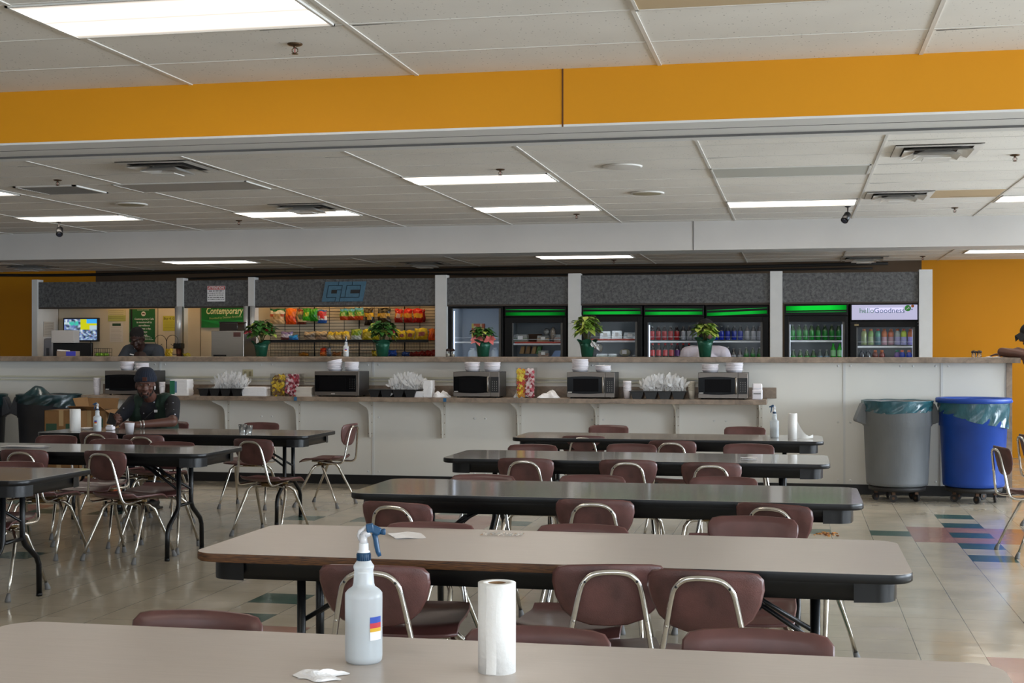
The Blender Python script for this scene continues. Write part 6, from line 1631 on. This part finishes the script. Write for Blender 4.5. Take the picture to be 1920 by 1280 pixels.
remesh(q.build('beard', mat('beard_hair', '#150d0a', .95, bump=.5, bscale=200), t), .005, 2)
q = MB(); HB = hc + RH @ Vector((0, .012, .045))
def bean(u, v):
    a = 2*PI*u; ph = v*PI/2; rib = 1 + .018*math.cos(28*a)
    r_ = (.094*math.cos(ph*.97)**.8 + .001)*rib; return tuple(HB + RH @ Vector((r_*math.cos(a)*1.0, r_*math.sin(a)*1.17, .0 + .115*math.sin(ph))))
q.grid(bean, 112, 14, 0, closed_u=True)
def cuffb(u, v):
    a = 2*PI*u; rib = 1 + .016*math.cos(28*a); r_ = (.096 + .007*math.sin(PI*v))*rib; return tuple(HB + RH @ Vector((r_*math.cos(a), r_*math.sin(a)*1.15, -.018 + .052*v)))
q.grid(cuffb, 112, 6, 0, closed_u=True)
bo = q.build('beanie', mat('navy_knit', '#121a2a', .9, noise=.1, scale=60), t)
q = MB(); q.box(HB + RH @ Vector((0, -.121, .012)), (.046, .006, .036), 0, bev=.002); q.build('leather_patch', mat('brown_patch', '#4a2418', .7), bo)
MB().cap(hc + RH @ Vector((.084, -.012, -.02)), .007, hc + RH @ Vector((.084, -.018, -.045)), .004).build('earbud', PAPER, t)
q = MB()   # shirt: torso and short sleeves
q.cap(L(X0, 11.95, .52), .165, L(X0, 11.85, .87), .160); q.cap(L(X0-.13, 11.84, .955), .082, L(X0+.13, 11.84, .955), .082); q.cap(L(X0-.06, 11.83, .96), .08, L(X0+.06, 11.83, .96), .08)
q.cap(L(X0+.19, 11.825, .955), .076, L(X0+.19, 11.83, .955).lerp(eL, .78), .060); q.cap(L(X0-.19, 11.825, .955), .076, L(X0-.19, 11.83, .955).lerp(eR, .78), .060)
remesh(q.build('shirt', dots_mat('navy_dotted_shirt', '#070914', '#b4b4bc', .05, .13), t), .009, 3)
q = MB()   # vest over both sides of the chest
for sx in (-1, 1):
    q.cap(L(X0+sx*.13, 11.92, .52), .112, L(X0+sx*.118, 11.81, .84), .112); q.cap(L(X0+sx*.118, 11.81, .84), .105, L(X0+sx*.118, 11.83, .965), .090)
    q.cap(L(X0+sx*.08, 11.80, 1.015), .028, L(X0+sx*.075, 11.74, .93), .022)
q.cap(L(X0-.1, 11.92, .9), .1, L(X0+.1, 11.92, .9), .1)
ve = remesh(q.build('vest', mat('green_vest', '#0b261a', .8, noise=.15, scale=8), t), .008, 4)
MB().box(L(X0+.085, 11.707, .885), (.03, .003, .024), 0, rz=.2).build('name_badge', PAPER, ve)
MB().tube([L(X0+.075, 11.74, .93), L(X0+.06, 11.69, .88), L(X0+.02, 11.62, .82)], .004, 0, 6).build('lanyard', BLACKP, ve)
q = MB()
for sx in (-1, 1):
    q.cap(L(X0+sx*.09, 11.96, .535), .10, L(X0+sx*.13, 11.53, .535), .08); q.cap(L(X0+sx*.13, 11.53, .535), .078, L(X0+sx*.12, 11.60, .14), .066)
remesh(q.build('trousers', mat('black_trousers', '#15161c', .85), t), .01, 3)
for sx in (-1, 1):
    MB().tube([L(X0+sx*.12+k_*.02, 11.52+abs(k_)*.01, .12) for k_ in (0, 0)] , .001).bm.free()
    q = MB(); q.cap(L(X0+sx*.12, 11.62, .055), .045, L(X0+sx*.135, 11.41, .040), .040); q.b2(X0-X0+sx*.13-.048, sx*.13+.048, 11.36-11.98, 11.68-11.98, .0, .02, bev=.01)
    remesh(q.build('shoe', BLACKP, t), .008, 2)
    MB().box(L(X0+sx*.12 + .03, 11.528, .30), (.012, .006, .3), 0).box(L(X0+sx*.12 + .0, 11.515, .30), (.010, .006, .3), 0).build('trouser_stripe', PAPER, t)
wt = wL.lerp(eL, .18); ax = (eL - wL).normalized()
MB().tube([wt - ax*.006, wt + ax*.006], .036, 0, 20).tube([wt - ax*.03, wt - ax*.022], .034, 0, 16).build('bracelet', mat('silver_band', '#b8b4b0', .3, .9), t)
tag(MB().box((0, 0, 0), (.078, .010, .15), 0, bev=.004).build('smartphone', BLACKP, None, L(-5.93, 11.20, .835) + Vector((X0, 11.98, 0)), rot=(-.9, .3, .5)), 'black phone held in the seated man’s hand', 'phone')

# --- man stooping behind the counter
XM, YM = XY(257, 15.2), 15.2
t = thing('person', 'man in grey shirt looking down behind the bar counter', 'person', (XM, YM + .25, 0))
def L2(x, y, z): return Vector((x, y - .25, z))
hc = L2(0, 0, 1.585); RH = rotm(pitch=.55, yaw=.15)
b = MB(); head(b, hc, RH, 1.06); b.cap(L2(0, .12, 1.45), .06, L2(0, .05, 1.55), .056)
b.cap(L2(0, .35, 1.0), .15, L2(0, .2, 1.36), .15); b.cap(L2(-.15, .16, 1.44), .07, L2(.15, .16, 1.44), .07)
for sx in (-1, 1):
    e_ = L2(sx*.30, .02, 1.18); w_ = L2(sx*.12, -.10, 1.10); b.cap(L2(sx*.20, .15, 1.43), .058, e_, .045); b.cap(e_, .044, w_, .028); hand(b, w_, (-sx*.6, -.7, -.1), (0, 0, -1), 1.05, .5, thumb=-sx)
    b.cap(L2(sx*.1, .36, .95), .09, L2(sx*.1, .34, .5), .065); b.cap(L2(sx*.1, .34, .5), .06, L2(sx*.1, .38, .06), .045); b.cap(L2(sx*.1, .38, .045), .04, L2(sx*.1, .20, .035), .032)
remesh(b.build('body', SKIN2, t), .006, 5); face_bits(t, hc, RH, 1.06)
q = MB(); q.cap(L2(0, .36, .92), .165, L2(0, .22, 1.34), .168); q.cap(L2(-.15, .16, 1.435), .088, L2(.15, .16, 1.435), .088)
for sx in (-1, 1): q.cap(L2(sx*.19, .15, 1.43), .08, L2(sx*.19, .15, 1.43).lerp(L2(sx*.30, .02, 1.18), .7), .068)
sh_ = remesh(q.build('shirt', mat('grey_shirt', '#30353d', .85, noise=.08), t), .009, 4)
MB().tube([L2(-.078, .10, 1.515), L2(-.065, .055, 1.49), L2(-.045, .03, 1.46)], .008, 0, 6).build('collar_edge', PAPER, sh_)
MB().box(L2(-.10, .062, 1.39), (.05, .004, .012), 0, ry=.2).build('chest_logo', PAPER, sh_)
q = MB()
for sx in (-1, 1): q.cap(L2(sx*.09, .36, .92), .11, L2(sx*.1, .34, .5), .085); q.cap(L2(sx*.1, .34, .5), .08, L2(sx*.1, .38, .1), .07)
remesh(q.build('trousers', mat('black_trousers', '#15161c', .85), t), .012, 3)
q = MB(); q.ball(hc + RH @ Vector((0, .018, .048)), (.083, .103, .085), 0, 20, 14, rot=RH.to_euler())
remesh(q.build('hair', mat('short_black_hair', '#120d0b', .95, bump=.6, bscale=250), t), .008, 2)

# --- person in white behind the green pot, turned towards the coolers
XM, YM = XY(1322, 15.35), 15.35
t = thing('person', 'person in white top hidden behind a tall potted plant, facing the coolers', 'person', (XM, YM, 0))
hc = Vector((.02, -.06, 1.655)); RH = rotm(pitch=.15, yaw=PI - .5)
b = MB(); head(b, hc, RH, 1.02); b.cap((0, 0, 1.45), .058, (.01, -.03, 1.58), .054)
b.cap((0, .02, 1.0), .15, (0, 0, 1.33), .14); b.cap((-.15, 0, 1.41), .068, (.15, 0, 1.41), .068)
for sx in (-1, 1):
    e_ = Vector((sx*.27, .08, 1.15)); w_ = Vector((sx*.16, .30, 1.12)); b.cap((sx*.19, 0, 1.40), .056, e_, .044); b.cap(e_, .043, w_, .028); hand(b, w_, (-sx*.2, 1, 0), (0, 0, -1), 1., .5, thumb=sx)
    b.cap((sx*.1, .02, .95), .09, (sx*.1, 0, .5), .065); b.cap((sx*.1, 0, .5), .06, (sx*.1, .02, .06), .045); b.cap((sx*.1, .02, .045), .04, (sx*.1, .18, .035), .032)
remesh(b.build('body', SKIN, t), .007, 4)
q = MB(); q.cap((0, .02, .9), .165, (0, 0, 1.31), .162); q.cap((-.15, 0, 1.41), .086, (.15, 0, 1.41), .086); q.cap((-.03, -.005, 1.42), .08, (.05, -.005, 1.42), .08)
for sx in (-1, 1): q.cap((sx*.19, 0, 1.40), .086, (sx*.255, .06, 1.2), .078)
remesh(q.build('shirt', mat('white_shirt', '#b0aab4', .85, noise=.05), t), .009, 4)
q = MB(); q.ball(hc + RH @ Vector((0, .02, .045)), (.088, .105, .09), 0, 20, 14, rot=RH.to_euler()).ball(hc + RH @ Vector((0, .07, -.02)), (.07, .045, .07), 0, 16, 10)
remesh(q.build('hair', mat('short_black_hair', '#120d0b', .95), t), .008, 2)
q = MB()
for sx in (-1, 1): q.cap((sx*.09, .02, .92), .11, (sx*.1, 0, .5), .085); q.cap((sx*.1, 0, .5), .08, (sx*.1, .02, .1), .07)
remesh(q.build('trousers', mat('black_trousers', '#15161c', .85), t), .012, 3)

# --- person leaning on the counter end at the right edge
XM, YM = 2.40, 14.45
t = thing('person', 'person in black cap and red shirt leaning on the right end of the counter', 'person', (XM, YM, 0))
hc = Vector((-.13, -.02, 1.60)); RH = rotm(pitch=.25, yaw=-PI/2 + .25)
b = MB(); head(b, hc, RH, 1.03); b.cap((-.06, 0, 1.40), .06, (-.09, 0, 1.52), .055)
b.cap((.05, 0, .95), .15, (0, 0, 1.27), .145); b.cap((-.02, -.15, 1.35), .07, (-.02, .15, 1.35), .07)
eF = Vector((-.44, -.30, 1.425)); wF = Vector((-.38, -.40, 1.40))
sF = Vector((-.02, -.18, 1.37)); eF = Vector((-.43, -.22, 1.425)); wF = Vector((-.24, -.42, 1.395))
b.cap(sF, .058, eF, .045); b.cap(eF, .044, wF, .029); hand(b, wF, (.25, -.25, -1), (.6, .5, 0), 1.05, .35, thumb=-1)
eB = Vector((-.2, .32, 1.43)); b.cap((-.02, .18, 1.35), .058, eB, .045); b.cap(eB, .044, (-.34, .22, 1.405), .029); hand(b, (-.34, .22, 1.405), (-1, 0, -.05), (0, 0, -1), 1.05, .3, thumb=1)
for sy in (-1, 1):
    b.cap((.08, sy*.1, .93), .09, (.06, sy*.1, .5), .062); b.cap((.06, sy*.1, .5), .058, (.10, sy*.1, .06), .042); b.cap((.1, sy*.1, .045), .04, (-.08, sy*.1, .035), .032)
remesh(b.build('body', SKIN, t), .006, 4); face_bits(t, hc, RH, 1.03)
q = MB(); q.cap((.06, 0, .86), .17, (0, 0, 1.25), .165); q.cap((-.02, -.15, 1.345), .088, (-.02, .15, 1.345), .088)
q.cap(sF, .08, sF.lerp(eF, .35), .072); q.cap((-.02, .18, 1.35), .08, (-.12, .26, 1.39), .072)
remesh(q.build('shirt', mat('red_shirt', '#7c1418', .85, noise=.08), t), .009, 4)
q = MB()
for sy in (-1, 1): q.cap((.08, sy*.09, .88), .115, (.06, sy*.1, .52), .10)
remesh(q.build('shorts', mat('camo_shorts', '#2c4a46', .85, noise=.6, scale=14), t), .012, 3)
q = MB(); HB = hc + RH @ Vector((0, .012, .045)); q.ball(HB, (.088, .108, .078), 0, 20, 14, rot=RH.to_euler())
q.grid(lambda u, v: tuple(hc + RH @ Vector(((u-.5)*.15*(1-.3*v*v), -.085 - .075*v + .03*abs(u-.5)*v, .050 - .022*v - .25*(u-.5)**2))), 10, 6)
q.grid(lambda u, v: tuple(hc + RH @ Vector(((u-.5)*.15*(1-.3*v*v), -.085 - .075*v + .03*abs(u-.5)*v, .046 - .022*v - .25*(u-.5)**2))), 10, 6)
q.build('cap', mat('black_cap', '#101114', .8), t)
q = MB(); q.ball(hc + RH @ Vector((0, .03, -.01)), (.084, .085, .075), 0, 18, 12, rot=RH.to_euler())
for p_, r_ in (((0, -.050, -.098), (.036, .034, .024)), ((.045, -.02, -.07), (.024, .04, .035)), ((-.045, -.02, -.07), (.024, .04, .035))): q.ball(hc + RH @ Vector(p_), r_, 0, 12, 8)
q.build('hair', mat('short_black_hair', '#120d0b', .95), t)
for i in (0, 1):
    q = MB(); q.cap((.12, -.1+.2*i, .05), .045, (-.08, -.1+.2*i, .04), .04); q.b2(-.13, .17, -.15+.2*i, -.05+.2*i, 0, .02, bev=.01); remesh(q.build('shoe', BLACKP, t), .008, 2)
# ================================================================== LIGHT, CAMERA
def area(name, loc, rot, sx, sy, power, color):
    l = bpy.data.lights.new(name, 'AREA'); l.shape = 'RECTANGLE'; l.size = sx; l.size_y = sy; l.energy = power; l.color = color
    o = bpy.data.objects.new(name, l); COL.objects.link(o); o.location = loc; o.rotation_euler = rot; return o
for i, q in enumerate(WINR):
    area('daylight_right', (XR + .25, (q[0]+q[1])/2, 1.75), (0, PI/2, 0), 1.8, q[1]-q[0]-.1, 400 if i < 5 else 120, (.85, .92, 1.))
for q in WINF:
    area('daylight_front', ((q[0]+q[1])/2, YF - .25, 1.75), (PI/2, 0, 0), q[1]-q[0]-.1, 1.8, 75, (.92, .96, 1.))
w = bpy.data.worlds.new('World'); SC.world = w; w.use_nodes = True
bg = w.node_tree.nodes['Background']; bg.inputs[0].default_value = (.62, .78, 1., 1); bg.inputs[1].default_value = 1.2
cam = bpy.data.cameras.new('Camera'); co = bpy.data.objects.new('Camera', cam); COL.objects.link(co)
cam.sensor_width = 36; cam.lens = F / 1920 * 36; cam.shift_y = (HY - 640) / 1920; cam.clip_start = .05
co.location = (0, 0, H); co.rotation_euler = (PI/2, 0, TH)
SC.camera = co
SC.view_settings.view_transform = 'Standard'; SC.view_settings.look = 'None'; SC.view_settings.exposure = 0.12; SC.view_settings.gamma = 1; SC.view_settings.use_curve_mapping = False
